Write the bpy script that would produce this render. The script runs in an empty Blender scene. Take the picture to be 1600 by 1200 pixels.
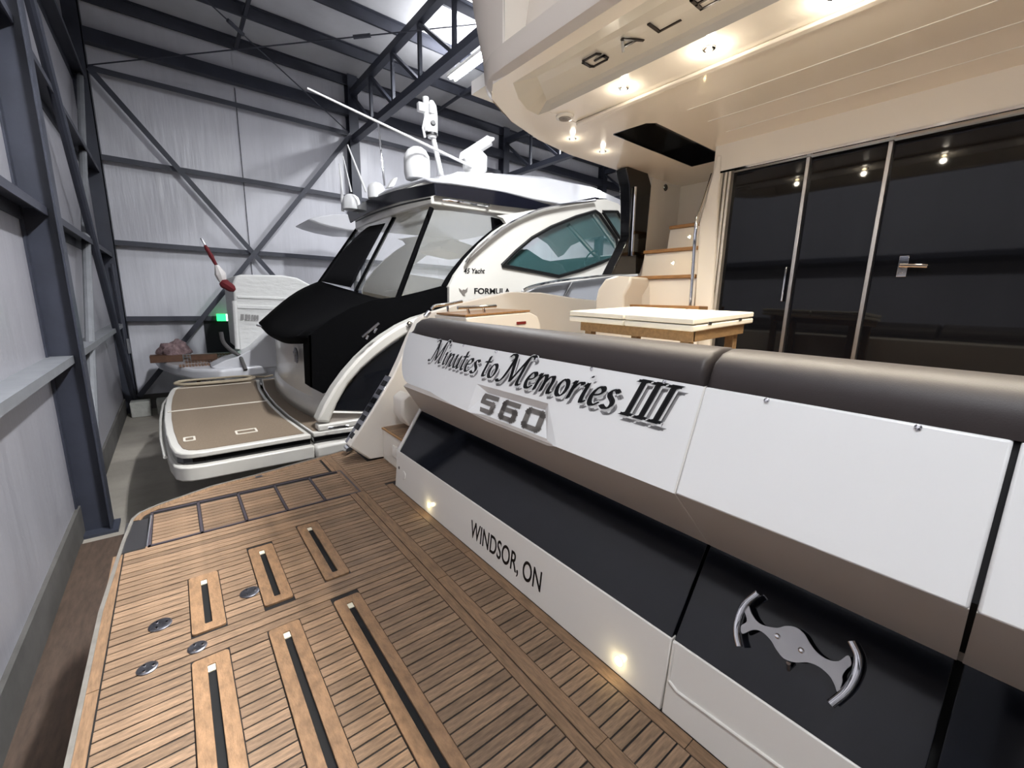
import bpy, bmesh, math, random
from mathutils import Vector, Matrix
from mathutils.geometry import tessellate_polygon
random.seed(7)
SC = bpy.context.scene
COL = SC.collection

# ---------------------------------------------------------------- camera
EYE = Vector((0.0, 0.0, 1.45))
FPX = 660.0
RIGHT = Vector((0.7835, -0.6210, 0.0216))
DOWN = Vector((-0.1025, -0.1653, -0.9809))
FWD = Vector((0.6129, 0.7663, -0.1932))
FWD.normalize()
RIGHT = (RIGHT - FWD * RIGHT.dot(FWD)).normalized()
DOWN = FWD.cross(RIGHT).normalized()
cam = bpy.data.cameras.new('camera')
cam.sensor_width = 36.0
cam.lens = FPX / 1600 * 36.0
cam.clip_start = 0.02
cam.clip_end = 200
co = bpy.data.objects.new('camera', cam)
COL.objects.link(co)
UP = -DOWN
co.matrix_world = Matrix(((RIGHT.x, UP.x, -FWD.x, EYE.x), (RIGHT.y, UP.y, -FWD.y, EYE.y),
                          (RIGHT.z, UP.z, -FWD.z, EYE.z), (0, 0, 0, 1)))
SC.camera = co

# ---------------------------------------------------------------- world and exposure
world = bpy.data.worlds.new('hall_air')
SC.world = world
world.use_nodes = True
world.node_tree.nodes['Background'].inputs[0].default_value = (0.55, 0.6, 0.75, 1)
world.node_tree.nodes['Background'].inputs[1].default_value = 0.02
SC.view_settings.view_transform = 'Standard'
SC.view_settings.look = 'None'
SC.view_settings.gamma = 1.0
SC.view_settings.use_curve_mapping = False
SC.view_settings.exposure = 0.12

LAMP_W = 260.0      # one linear hall lamp
SPOT_W = 40.0        # one warm downlight under the fly deck
COURTESY_W = 0.12

# ---------------------------------------------------------------- measuring helpers (a sight line from the eye meets a plane)
def sight(px, py):
    return RIGHT * (px - 800) + DOWN * (py - 600) + FWD * FPX
def at(px, py, x=None, y=None, z=None):
    d = sight(px, py)
    if x is not None: t = (x - EYE.x) / d.x
    elif y is not None: t = (y - EYE.y) / d.y
    else: t = (z - EYE.z) / d.z
    return EYE + d * t
def atp(px, py, p0, n):
    d = sight(px, py)
    return EYE + d * ((Vector(p0) - EYE).dot(n) / d.dot(n))

# ---------------------------------------------------------------- materials
def lin(c):
    return tuple(((v / 255) / 12.92 if v / 255 <= .04045 else ((v / 255 + .055) / 1.055) ** 2.4) for v in c)
MATS = {}
def mat(name, rgb, rough=.5, metal=0., coat=0., spec=.5, var=0., vscale=4., bump=0., bscale=20., stretch=(1, 1, 1),
        alpha=None, emit=None, estr=0., rnd=0., rough_var=0., trans=0., ior=1.45, sheen=0., rgb2=None):
    m = bpy.data.materials.new(name)
    m.use_nodes = True
    nt = m.node_tree
    b = nt.nodes['Principled BSDF']
    c = lin(rgb)
    b.inputs['Base Color'].default_value = (*c, 1)
    b.inputs['Roughness'].default_value = rough
    b.inputs['Metallic'].default_value = metal
    b.inputs['Coat Weight'].default_value = coat
    b.inputs['Coat Roughness'].default_value = .06
    b.inputs['Specular IOR Level'].default_value = spec
    b.inputs['IOR'].default_value = ior
    if trans: b.inputs['Transmission Weight'].default_value = trans
    if alpha is not None: b.inputs['Alpha'].default_value = alpha
    if sheen: b.inputs['Sheen Weight'].default_value = sheen
    if emit:
        b.inputs['Emission Color'].default_value = (*lin(emit), 1)
        b.inputs['Emission Strength'].default_value = estr
    tc = mp = None
    if var or bump or rough_var or rgb2:
        tc = nt.nodes.new('ShaderNodeTexCoord')
        mp = nt.nodes.new('ShaderNodeMapping')
        mp.inputs['Scale'].default_value = stretch
        nt.links.new(tc.outputs['Object'], mp.inputs['Vector'])
    col_out = None
    if var or rgb2:
        n = nt.nodes.new('ShaderNodeTexNoise')
        n.inputs['Scale'].default_value = vscale
        n.inputs['Detail'].default_value = 6
        n.inputs['Roughness'].default_value = .62
        nt.links.new(mp.outputs[0], n.inputs['Vector'])
        r = nt.nodes.new('ShaderNodeValToRGB')
        c2 = lin(rgb2) if rgb2 else tuple(min(1, v * (1 + var)) for v in c)
        c1 = c if rgb2 else tuple(v * (1 - var) for v in c)
        r.color_ramp.elements[0].position = .33
        r.color_ramp.elements[1].position = .67
        r.color_ramp.elements[0].color = (*c1, 1)
        r.color_ramp.elements[1].color = (*c2, 1)
        nt.links.new(n.outputs['Fac'], r.inputs['Fac'])
        col_out = r.outputs['Color']
        if rough_var:
            mr = nt.nodes.new('ShaderNodeMapRange')
            mr.inputs['To Min'].default_value = max(0, rough - rough_var)
            mr.inputs['To Max'].default_value = min(1, rough + rough_var)
            nt.links.new(n.outputs['Fac'], mr.inputs['Value'])
            nt.links.new(mr.outputs[0], b.inputs['Roughness'])
    if rnd:
        oi = nt.nodes.new('ShaderNodeObjectInfo')
        mr = nt.nodes.new('ShaderNodeMapRange')
        mr.inputs['To Min'].default_value = 1 - rnd
        mr.inputs['To Max'].default_value = 1 + rnd
        nt.links.new(oi.outputs['Random'], mr.inputs['Value'])
        mx = nt.nodes.new('ShaderNodeMix')
        mx.data_type = 'RGBA'
        mx.blend_type = 'MULTIPLY'
        mx.inputs['Factor'].default_value = 1
        if col_out is not None: nt.links.new(col_out, mx.inputs['A'])
        else: mx.inputs['A'].default_value = (*c, 1)
        cb = nt.nodes.new('ShaderNodeCombineColor')
        for i in range(3): nt.links.new(mr.outputs[0], cb.inputs[i])
        nt.links.new(cb.outputs[0], mx.inputs['B'])
        col_out = mx.outputs['Result']
    if col_out is not None: nt.links.new(col_out, b.inputs['Base Color'])
    if bump:
        n2 = nt.nodes.new('ShaderNodeTexNoise')
        n2.inputs['Scale'].default_value = bscale
        n2.inputs['Detail'].default_value = 4
        nt.links.new(mp.outputs[0], n2.inputs['Vector'])
        bp = nt.nodes.new('ShaderNodeBump')
        bp.inputs['Strength'].default_value = bump
        bp.inputs['Distance'].default_value = .02
        nt.links.new(n2.outputs['Fac'], bp.inputs['Height'])
        nt.links.new(bp.outputs[0], b.inputs['Normal'])
    MATS[name] = m
    return m

mat('gelcoat', (232, 229, 222), .22, coat=.3)
mat('gelcoat_panel', (236, 236, 234), .3, coat=.15)
mat('gelcoat_cream', (232, 226, 216), .3, coat=.2)
mat('fly_gelcoat', (238, 230, 217), .2, coat=.4)
mat('recess_gelcoat', (205, 200, 190), .3, coat=.2)
mat('warm_grey_gelcoat', (140, 132, 124), .4)
mat('smoked_glass', (12, 14, 20), .07, spec=.6)
mat('door_glass', (10, 11, 15), .04, spec=.4)
mat('platform_rim', (116, 112, 106), .5, var=.15, vscale=12)
mat('black_gloss', (8, 8, 9), .12, coat=.5)
mat('vinyl', (54, 48, 47), .5, bump=.06, bscale=300)
mat('chrome', (228, 228, 230), .06, metal=1)
mat('satin_steel', (170, 168, 168), .35, metal=1)
mat('disc_steel', (120, 120, 126), .38, metal=1, var=.3, vscale=60)
mat('teak', (128, 104, 82), .62, var=.38, vscale=9, stretch=(1.2, 9, 9), rnd=.22, bump=.25, bscale=40)
mat('teak_board', (124, 98, 74), .6, var=.3, vscale=10, stretch=(9, 1.2, 9), rnd=.12, bump=.2, bscale=40)
mat('teak_frame', (136, 106, 78), .58, var=.28, vscale=9, stretch=(5, 2, 5), rnd=.1, bump=.15, bscale=40)
mat('varnished_teak', (156, 116, 74), .4, var=.2, vscale=10, stretch=(5, 1, 5))
mat('timber_shade', (74, 60, 50), .8, var=.25, vscale=6, stretch=(5, 1, 5))  # brown batten timber, also used to darken the shaded floor gap
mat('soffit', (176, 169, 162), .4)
mat('jamb_steel', (206, 200, 190), .4, metal=.6)
mat('caulk', (20, 17, 16), .7)
mat('locker_trim', (66, 60, 66), .5)
mat('black_print', (10, 10, 12), .4)
mat('grey_print', (136, 134, 134), .45)
mat('white_print', (235, 235, 233), .45)
mat('badge_grey', (128, 122, 116), .35, metal=.4)
mat('fly_letter', (48, 40, 36), .3, metal=.5)
mat('dark_slot', (6, 6, 7), .8)
mat('slot_cream', (235, 228, 205), .5)
mat('table_white', (222, 217, 202), .4)
mat('raw_wood', (140, 112, 78), .6, var=.2, vscale=8, stretch=(2, 6, 6))
mat('steel_paint', (52, 55, 66), .48, var=.12, vscale=3)
mat('girt_paint', (58, 60, 70), .5, var=.12, vscale=3)
mat('lit_pale_paint', (116, 118, 122), .5, var=.1, vscale=5)  # paler than the girts: light on sill and brace put into the colour
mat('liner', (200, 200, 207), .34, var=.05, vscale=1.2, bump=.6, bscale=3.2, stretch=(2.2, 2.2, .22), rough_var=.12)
mat('liner_shaded', (148, 147, 153), .4, var=.06, vscale=1.2, bump=.4, bscale=4, stretch=(2.5, 2.5, .2), rough_var=.1)  # same liner as the end wall, with shade put into its colour
mat('roof_liner', (196, 196, 200), .5, var=.06, vscale=1.5, bump=.25, bscale=3)
mat('concrete', (150, 144, 134), .6, var=.2, vscale=.9, bump=.1, bscale=30)
mat('base_shade', (84, 82, 79), .8, var=.2, vscale=3)  # grey dark enough to hold the platform's shadow on the left wall
mat('block_concrete', (168, 168, 162), .9, var=.12, vscale=9, bump=.3, bscale=40)
mat('deck_weave', (112, 98, 82), .75, var=.12, vscale=60, bump=.25, bscale=260)
mat('deck_line', (205, 198, 185), .5)
mat('canvas_black', (4, 4, 5), .9, spec=.06, bump=.15, bscale=60)
mat('canvas_mesh', (14, 14, 16), .8, spec=.1)
mat('fly_side', (206, 196, 183), .25, coat=.3)
mat('clear_vinyl', (196, 198, 196), .12, alpha=.16, spec=.8, bump=.35, bscale=2.2, stretch=(3, 3, .6))
mat('tint_glass', (92, 140, 142), .03, alpha=.16, spec=.6)
mat('black_seal', (10, 10, 11), .4)
mat('navy_band', (14, 15, 24), .12, coat=.4)
mat('antenna_white', (204, 204, 204), .4)
mat('cover_white', (208, 208, 206), .65, bump=.5, bscale=6, stretch=(1, 1, 3))
mat('teak_slat', (104, 78, 60), .7, rnd=.15)
mat('rope', (150, 138, 118), .9, bump=.4, bscale=200)
mat('rag', (92, 74, 78), .95, rgb2=(150, 128, 128), vscale=14, bump=.6, bscale=20)
mat('board_brown', (84, 58, 42), .7, var=.15, vscale=12)
mat('flag_red', (92, 16, 24), .8)
mat('flag_white', (205, 200, 198), .8)
mat('strap_grey', (72, 70, 70), .8)
mat('stand_red', (70, 22, 22), .6)
mat('exit_green', (20, 200, 70), .4, emit=(40, 255, 110), estr=3.0)
mat('exit_white', (240, 255, 245), .4, emit=(230, 255, 240), estr=2.5)
mat('lamp_tube', (255, 255, 255), .4, emit=(240, 244, 255), estr=26.0)
mat('spot_lens', (255, 240, 210), .3, emit=(255, 226, 170), estr=60.0)
mat('courtesy_lens', (255, 240, 190), .3, emit=(255, 226, 140), estr=2.2)
mat('door_dark', (26, 28, 32), .4)
mat('hull_white', (186, 186, 190), .25, coat=.3)
mat('formula_white', (196, 193, 186), .25, coat=.3)
mat('hull_grey', (150, 152, 158), .25, coat=.3)
mat('helm_dark', (34, 34, 34), .6)
mat('seat_cream', (214, 206, 190), .6)
mat('label_red', (120, 30, 26), .6)

# ---------------------------------------------------------------- mesh helpers
class MB:
    def __init__(s): s.v = []; s.f = []
    def add(s, vs, fs):
        o = len(s.v)
        s.v += [tuple(v) for v in vs]
        s.f += [tuple(i + o for i in f) for f in fs]
        return s
    def box(s, x0, x1, y0, y1, z0, z1):
        return s.add([(x0, y0, z0), (x1, y0, z0), (x1, y1, z0), (x0, y1, z0), (x0, y0, z1), (x1, y0, z1), (x1, y1, z1), (x0, y1, z1)],
                     [(0, 3, 2, 1), (4, 5, 6, 7), (0, 1, 5, 4), (1, 2, 6, 5), (2, 3, 7, 6), (3, 0, 4, 7)])
    def bar(s, a, b, w, h, up=(0, 0, 1)):
        a = Vector(a); b = Vector(b); d = (b - a).normalized(); u = Vector(up)
        if abs(d.dot(u)) > .97: u = Vector((1, 0, 0))
        sx = d.cross(u).normalized() * w / 2
        uz = sx.cross(d).normalized() * h / 2
        vs = [p + i * sx + j * uz for p in (a, b) for i, j in ((-1, -1), (1, -1), (1, 1), (-1, 1))]
        return s.add(vs, [(0, 1, 2, 3), (7, 6, 5, 4), (0, 4, 5, 1), (1, 5, 6, 2), (2, 6, 7, 3), (3, 7, 4, 0)])
    def tube(s, pts, r, n=10, cap=True):
        pts = [Vector(p) for p in pts]
        rs = r if isinstance(r, (list, tuple)) else [r] * len(pts)
        rings = []; prev = None
        for i, p in enumerate(pts):
            if i == 0: d = pts[1] - p
            elif i == len(pts) - 1: d = p - pts[i - 1]
            else: d = (pts[i + 1] - p).normalized() + (p - pts[i - 1]).normalized()
            d.normalize()
            if prev is None:
                u = Vector((0, 0, 1)) if abs(d.z) < .9 else Vector((1, 0, 0))
                u = (u - d * u.dot(d)).normalized()
            else:
                u = (prev - d * prev.dot(d)).normalized()
            prev = u
            w = d.cross(u)
            rings.append([p + (u * math.cos(2 * math.pi * k / n) + w * math.sin(2 * math.pi * k / n)) * rs[i] for k in range(n)])
        fs = []
        for i in range(len(pts) - 1):
            for k in range(n):
                fs.append((i * n + k, i * n + (k + 1) % n, (i + 1) * n + (k + 1) % n, (i + 1) * n + k))
        if cap:
            fs.append(tuple(reversed(range(n))))
            fs.append(tuple((len(pts) - 1) * n + k for k in range(n)))
        return s.add([v for rg in rings for v in rg], fs)
    def lathe(s, c, prof, n=24, axis=(0, 0, 1)):
        ax = Vector(axis).normalized()
        u = Vector((1, 0, 0)) if abs(ax.x) < .9 else Vector((0, 1, 0))
        u = (u - ax * u.dot(ax)).normalized(); w = ax.cross(u); c = Vector(c)
        vs = [c + ax * h + (u * math.cos(2 * math.pi * k / n) + w * math.sin(2 * math.pi * k / n)) * r for r, h in prof for k in range(n)]
        fs = [(i * n + k, i * n + (k + 1) % n, (i + 1) * n + (k + 1) % n, (i + 1) * n + k) for i in range(len(prof) - 1) for k in range(n)]
        fs.append(tuple(reversed(range(n)))); fs.append(tuple((len(prof) - 1) * n + k for k in range(n)))
        return s.add(vs, fs)
    def grid(s, rows, closed=False):
        m = len(rows[0]); vs = [p for r in rows for p in r]
        fs = []
        for i in range(len(rows) - 1):
            for k in range(m if closed else m - 1):
                fs.append((i * m + k, i * m + (k + 1) % m, (i + 1) * m + (k + 1) % m, (i + 1) * m + k))
        return s.add(vs, fs)
    def plate(s, outline, off, holes=()):
        """a flat outline (3-D points) with real thickness: off is the vector through the plate"""
        off = Vector(off); loops = [[Vector(p) for p in outline]] + [[Vector(p) for p in h] for h in holes]
        tris = tessellate_polygon(loops)
        flat = [p for l in loops for p in l]; n = len(flat)
        fs = [tuple(t) for t in tris] + [tuple(i + n for i in reversed(t)) for t in tris]
        b = 0
        for l in loops:
            k = len(l)
            for i in range(k): fs.append((b + i, b + (i + 1) % k, n + b + (i + 1) % k, n + b + i))
            b += k
        return s.add(flat + [p + off for p in flat], fs)
    def build(s, name, m, parent=None, smooth=False, bevel=0, solid=0, seg=2, angle=35, label=None, sub=0):
        me = bpy.data.meshes.new(name)
        me.from_pydata(s.v, [], s.f)
        bm = bmesh.new(); bm.from_mesh(me)
        bmesh.ops.recalc_face_normals(bm, faces=bm.faces)
        bm.to_mesh(me); bm.free()
        me.materials.append(MATS[m] if isinstance(m, str) else m)
        return link(name, me, parent, smooth, bevel, solid, seg, angle, label, sub)

def link(name, me, parent=None, smooth=False, bevel=0, solid=0, seg=2, angle=35, label=None, sub=0):
    if smooth:
        for p in me.polygons: p.use_smooth = True
        me.set_sharp_from_angle(angle=math.radians(angle))
    o = bpy.data.objects.new(name, me)
    COL.objects.link(o)
    if parent is not None:
        o.parent = parent
        o.location = -wpos(parent)
    if solid:
        md = o.modifiers.new('thickness', 'SOLIDIFY'); md.thickness = solid; md.offset = -1
    if sub:
        md = o.modifiers.new('soft', 'SUBSURF'); md.levels = sub; md.render_levels = sub
    if bevel:
        md = o.modifiers.new('edge', 'BEVEL'); md.width = bevel; md.segments = seg; md.limit_method = 'ANGLE'
        md.angle_limit = math.radians(40)
        if not smooth:
            for p in me.polygons: p.use_smooth = True
            me.set_sharp_from_angle(angle=math.radians(60))
    if label: o['label'] = label
    return o
def wpos(o):
    p = Vector((0, 0, 0))
    while o is not None: p = p + o.location; o = o.parent
    return p
def thing(name, label, cat, loc, group=None):
    o = bpy.data.objects.new(name, None); COL.objects.link(o)
    o.location = loc; o.empty_display_size = .1
    o['label'] = label; o['category'] = cat
    if group: o['group'] = group
    return o
def tag(o, label, cat, group=None):
    o['label'] = label; o['category'] = cat
    if group: o['group'] = group
    return o
def struct(o, label):
    o['kind'] = 'structure'; o['label'] = label
    return o
def smooth_path(pts, n=6):
    """Catmull-Rom through the points"""
    P = [Vector(p) for p in pts]; out = []
    for i in range(len(P) - 1):
        p0 = P[i - 1] if i else P[0] * 2 - P[1]
        p1, p2 = P[i], P[i + 1]
        p3 = P[i + 2] if i + 2 < len(P) else p2 * 2 - p1
        for k in range(n):
            t = k / n
            out.append(.5 * ((2 * p1) + (p2 - p0) * t + (2 * p0 - 5 * p1 + 4 * p2 - p3) * t * t + (3 * p1 - p0 - 3 * p2 + p3) * t ** 3))
    out.append(P[-1])
    return out
def rrect(cx, cy, hx, hy, r, n=5):
    pts = []
    for sx, sy, a0 in ((1, 1, 0), (-1, 1, 90), (-1, -1, 180), (1, -1, 270)):
        for k in range(n + 1):
            a = math.radians(a0 + 90 * k / n)
            pts.append((cx + sx * (hx - r) + r * math.cos(a), cy + sy * (hy - r) + r * math.sin(a)))
    return pts
def area_light(name, loc, direction, sx, sy, power, color=(1, 1, 1), parent=None):
    l = bpy.data.lights.new(name, 'AREA'); l.shape = 'RECTANGLE'; l.size = sx; l.size_y = sy
    l.energy = power; l.color = color
    o = bpy.data.objects.new(name, l); COL.objects.link(o)
    o.rotation_euler = Vector(direction).to_track_quat('-Z', 'Y').to_euler()
    if parent is not None:
        o.parent = parent; o.location = Vector(loc) - wpos(parent)
    else: o.location = loc
    return o

# ================================================================ THE HALL
FZ = -1.1
YF = 12.25
XL = -1.0
floor = MB().box(-1.3, 26, -12, 12.6, FZ - .2, FZ).build('floor', 'concrete')
struct(floor, 'grey concrete hall floor')
MB().box(-.97, -.42, -8, 5.75, FZ, FZ + .025).build('shade_strip', 'timber_shade', floor)  # brown strip, made wide and dark to carry the floor gap's shade
MB().box(-.62, -.5, -8, 5.7, FZ + .025, FZ + .1).build('edge_batten', 'timber_shade', floor)
# ---- left wall
wl = MB().box(XL - .12, XL, -12, YF, FZ, 7.0).build('wall_left', 'liner_shaded')
struct(wl, 'lined steel wall behind the sterns')
MB().box(XL, XL + .03, -12, YF, FZ, FZ + .33).build('base_band', 'base_shade', wl)  # dark band put in for the platform's shadow along the wall foot
COLY = (-6.2, -.1, 6.05, 12.08)
def i_column(y, depth, x0, wid=.2):
    b = MB()
    b.box(x0 + depth - .016, x0 + depth, y - wid / 2, y + wid / 2, FZ, 6.95)
    b.box(x0, x0 + .016, y - wid / 2, y + wid / 2, FZ, 6.95)
    b.box(x0 + .016, x0 + depth - .016, y - .006, y + .006, FZ, 6.95)
    b.box(x0 - .0, x0 + depth + .05, y - wid / 2 - .05, y + wid / 2 + .05, FZ, FZ + .03)
    return b
for y in COLY[:3]:
    i_column(y, .25, XL).build('column', 'steel_paint', wl)
for k in range(3):
    ya, yb = COLY[k] + .02, COLY[k + 1] - .02
    for z, m in ((.74, 'lit_pale_paint'), (2.14, 'girt_paint'), (3.72, 'girt_paint'), (5.35, 'girt_paint')):
        b = MB().box(XL, XL + .18, ya, yb, z + .06, z + .075)
        b.box(XL + .165, XL + .18, ya, yb, z, z + .06)
        b.box(XL, XL + .015, ya, yb, z - .06, z + .06)
        b.build('girt', m, wl)
xb = XL + .18
MB().tube([(xb, COLY[2] + .1, 5.5), (xb, COLY[3] - .1, -.95)], .05, 10).build('brace', 'steel_paint', wl)
MB().tube([(xb - .06, COLY[2] + .1, -.95), (xb - .06, COLY[3] - .1, 5.5)], .05, 10).build('brace', 'lit_pale_paint', wl)  # paler colour stands in for the light on this brace
MB().tube([(xb, COLY[3] - .25, -1.0), (xb - .02, COLY[3] - .3, 2.0)], .02, 8).build('conduit', 'girt_paint', wl)
MB().box(XL + .2, XL + .23, 11.78, 11.93, .2, .5).build('socket_plate', 'lit_pale_paint', wl)
# ---- far wall
wf = MB().box(XL, 26, YF, YF + .12, FZ, 7.0).build('wall_far', 'liner')
struct(wf, 'lined end wall with cross bracing')
SEAMS = [XL, 1.62, 4.15, 6.7, 9.15, 11.6, 14.1]
for a, b2 in zip(SEAMS[:-1], SEAMS[1:]):
    MB().box(a + .008, b2 - .008, YF - .012, YF, FZ + .33, 6.95).build('panel', 'liner', wf)
MB().box(XL, 26, YF - .03, YF, FZ, FZ + .33).build('base_band', 'base_shade', wf)
XC = (-.9, 4.17, 9.12, 14.1, 19.1)
for i, x in enumerate(XC):
    b = MB()
    w = .12 if i else .13
    b.box(x - w, x + w, YF - .3, YF - .285, FZ, 6.95)
    b.box(x - w, x + w, YF - .03, YF - .015, FZ, 6.95)
    b.box(x - .008, x + .008, YF - .285, YF - .03, FZ, 6.95)
    if i == 0: b.box(x - w, x - w + .015, YF - .3, YF, FZ, 6.95); b.box(x + w - .015, x + w, YF - .3, YF, FZ, 6.95)
    b.build('column', 'steel_paint', wf)
for k in range(4):
    xa, xe = XC[k] + .1, XC[k + 1] - .1
    for z in (.9, 2.44, 4.04, 5.6):
        b = MB().box(xa, xe, YF - .2, YF - .012, z + .035, z + .05).box(xa, xe, YF - .2, YF - .185, z - .05, z + .035)
        b.build('girt', 'girt_paint', wf)
    MB().box(xa, xe, YF - .28, YF - .1, 6.02, 6.26).build('eave_beam', 'steel_paint', wf)
MB().bar((XC[0] + .15, YF - .32, 5.55), (XC[1] - .1, YF - .32, -.75), .1, .014, (0, 1, 0)).build('brace', 'steel_paint', wf)
MB().bar((XC[0] + .15, YF - .35, -.75), (XC[1] - .1, YF - .35, 5.55), .1, .014, (0, 1, 0)).build('brace', 'girt_paint', wf)
MB().tube([(1.62, YF - .03, FZ + .4), (1.62, YF - .03, 6.0)], .008, 6).build('tie_rod', 'girt_paint', wf)
# ---- walls out of frame
struct(MB().box(26, 26.12, -12, YF, FZ, 7).build('wall_right', 'liner_shaded'), 'far side wall of the hall')
struct(MB().box(XL, 26, -12.12, -12, FZ, 7).build('wall_front', 'liner_shaded'), 'wall behind the photographer')
# ---- roof
roof = MB().box(-1.2, 26.2, -12.2, YF + .2, 6.98, 7.1).build('ceiling', 'roof_liner')
struct(roof, 'insulated roof on steel purlins')
for k in range(9):
    y = 12.1 - k * 1.42
    b = MB().box(-.95, 26, y - .04, y + .04, 6.955, 6.97).box(-.95, 26, y + .025, y + .04, 6.74, 6.955).box(-.95, 26, y - .01, y + .04, 6.74, 6.755)
    b.build('purlin', 'girt_paint', roof)
for x in (1.7, 6.6, 11.6):
    MB().box(x - .03, x + .03, -6, 12.1, 6.75, 6.81).build('bridging_bar', 'girt_paint', roof)
def rod(a, b, blocks):
    a = Vector(a); b = Vector(b)
    o = MB().tube([a, b], .012, 8)
    for t in blocks:
        c = a.lerp(b, t); d = (b - a).normalized() * .16
        o.tube([c - d, c + d], .035, 8)
    return o
rod((-.75, 12.0, 5.62), at(790, 33, z=6.5), (.66,)).build('wind_rod', 'girt_paint', roof)
rod(at(300, -20, z=6.5), (4.05, 12.0, 5.6), (.2,)).build('wind_rod', 'girt_paint', roof)
for i, x in enumerate((4.17, 9.12, 14.1)):
    t = bpy.data.objects.new('roof_truss', None); COL.objects.link(t); t.location = (x, 12.0, 6.5)
    struct(t, ('dark lattice roof truss over the nearest end wall column', 'second lattice roof truss beyond the radar', 'third lattice roof truss deep in the hall')[i])
    MB().box(x - .07, x + .07, -8, 12.0, 6.47, 6.62).build('top_chord', 'steel_paint', t)
    MB().box(x - .08, x + .08, -8, 12.0, 5.4, 5.54).build('bottom_chord', 'steel_paint', t)
    ys = [12.0 - 1.26 * k for k in range(0, 15)]
    for k in range(1, len(ys)):
        MB().box(x - .03, x + .03, ys[k] - .04, ys[k] + .04, 5.54, 6.47).build('web_post', 'steel_paint', t)
        MB().bar((x, ys[k - 1] - .05, 6.45), (x, ys[k] + .05, 5.55), .06, .09, (1, 0, 0)).build('web_diagonal', 'steel_paint', t)
# ---- hall lamps
def hall_lamp(x, y, z, label, power=LAMP_W, up=.7):
    t = thing('hall_lamp', label, 'lamp', (x, y, z + .1), 'linear lamps under the roof')
    MB().box(x - .13, x + .13, y - .75, y + .75, z + .03, z + .1).build('housing', 'gelcoat', t, bevel=.01)
    for s in (-.06, .06):
        MB().tube([(x + s, y - .7, z + .01), (x + s, y + .7, z + .01)], .022, 10).build('tube', 'lamp_tube', t, smooth=True)
    for yy in (y - .6, y + .6):
        MB().tube([(x, yy, z + .1), (x, yy, 6.97)], .006, 6).build('hanger', 'girt_paint', t)
    area_light('lamp_light', (x, y, z - .03), (0, 0, -1), .25, 1.4, power, (.96, .98, 1.0), t)
    area_light('lamp_uplight', (x, y, z + .13), (0, 0, 1), .2, 1.4, power * up, (.96, .98, 1.0), t)
hall_lamp(5.38, 8.35, 6.2, 'bright linear lamp hanging beyond the first roof truss', 260, .5)
hall_lamp(2.45, 1.9, 6.2, 'linear lamp high above the cockpit of the near yacht', 860)
hall_lamp(-.5, -.6, 5.0, 'added unseen lamp hung low by the left wall, lighting the transom panel', 105)  # unseen lamp, added to brighten the transom panel more than the platform
hall_lamp(10.4, 8.35, 6.2, 'linear lamp above the bow of the express cruiser')
hall_lamp(10.0, 2.0, 6.2, 'linear lamp above the bow of the near yacht')
hall_lamp(6.2, -4.5, 6.2, 'linear lamp behind the photographer further into the hall')
# ---- door and exit sign on the far wall
d1 = MB().box(.55, 1.45, YF - .05, YF - .013, FZ, .86).build('door_1', 'door_dark')
struct(d1, 'dark exit door in the end wall')
MB().tube([(1.35, YF - .06, -.1), (1.35, YF - .1, -.1), (1.25, YF - .1, -.1)], .012, 8).build('door_handle', 'chrome', d1)
ex = thing('exit_sign', 'small glowing green exit sign on the end wall', 'sign', (.93, YF - .2, .95))
MB().box(.8, .98, YF - .24, YF - .2, .84, 1.0).build('green_face', 'exit_green', ex)
MB().box(.98, 1.06, YF - .24, YF - .2, .84, 1.0).build('white_face', 'exit_white', ex)

# ================================================================ NEAR YACHT (boat one)
Y1 = thing('motor_yacht', 'near white motor yacht with teak swim platform and warm lights under the fly deck', 'boat', (1.24, 1.5, FZ))
# ---- hull below the platform (stands on its keel)
rows = []
for x, hw, zk in ((1.42, 2.1, FZ + .35), (2.5, 2.1, FZ + .12), (6, 2.1, FZ), (10, 1.7, FZ + .05), (13.5, .3, FZ + .6)):
    zt = -.17 if x < 2 else .45
    rows.append([(x, 1.45 - hw, zt), (x, 1.45 - hw * .93, -.45), (x, 1.45, zk), (x, 1.45 + hw * .93, -.45), (x, 1.45 + hw, zt)])
MB().grid(rows).build('hull', 'gelcoat', Y1, smooth=True, solid=.03)
# ---- swim platform
port = [(-.405, -1.2), (-.405, 2.5), (-.37, 3.2), (-.345, 3.5), (-.31, 3.585), (-.21, 3.66), (.1, 3.8), (.41, 3.85), (1.06, 4.0), (1.24, 4.05), (1.45, 4.05), (1.45, -1.2)]
plat = MB().plate([(x, y, -.16) for x, y in port], (0, 0, .157)).build('swim_platform', 'caulk', Y1, bevel=.004)
rim_o = [(x, y) for x, y in port[:-2]]
rim = MB()
rows = []
for i, (x, y) in enumerate(rim_o):
    a = Vector(rim_o[max(0, i - 1)]); b = Vector(rim_o[min(len(rim_o) - 1, i + 1)])
    d = (b - a).normalized(); nn = Vector((-d.y, d.x))
    rows.append([(x + nn.x * o, y + nn.y * o, z) for o, z in ((-.012, -.012), (-.012, .004), (.004, .004), (.010, -.02), (.010, -.13), (.0, -.17), (-.012, -.17))])
rim.grid(rows).build('rim', 'platform_rim', plat, smooth=True)
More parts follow.
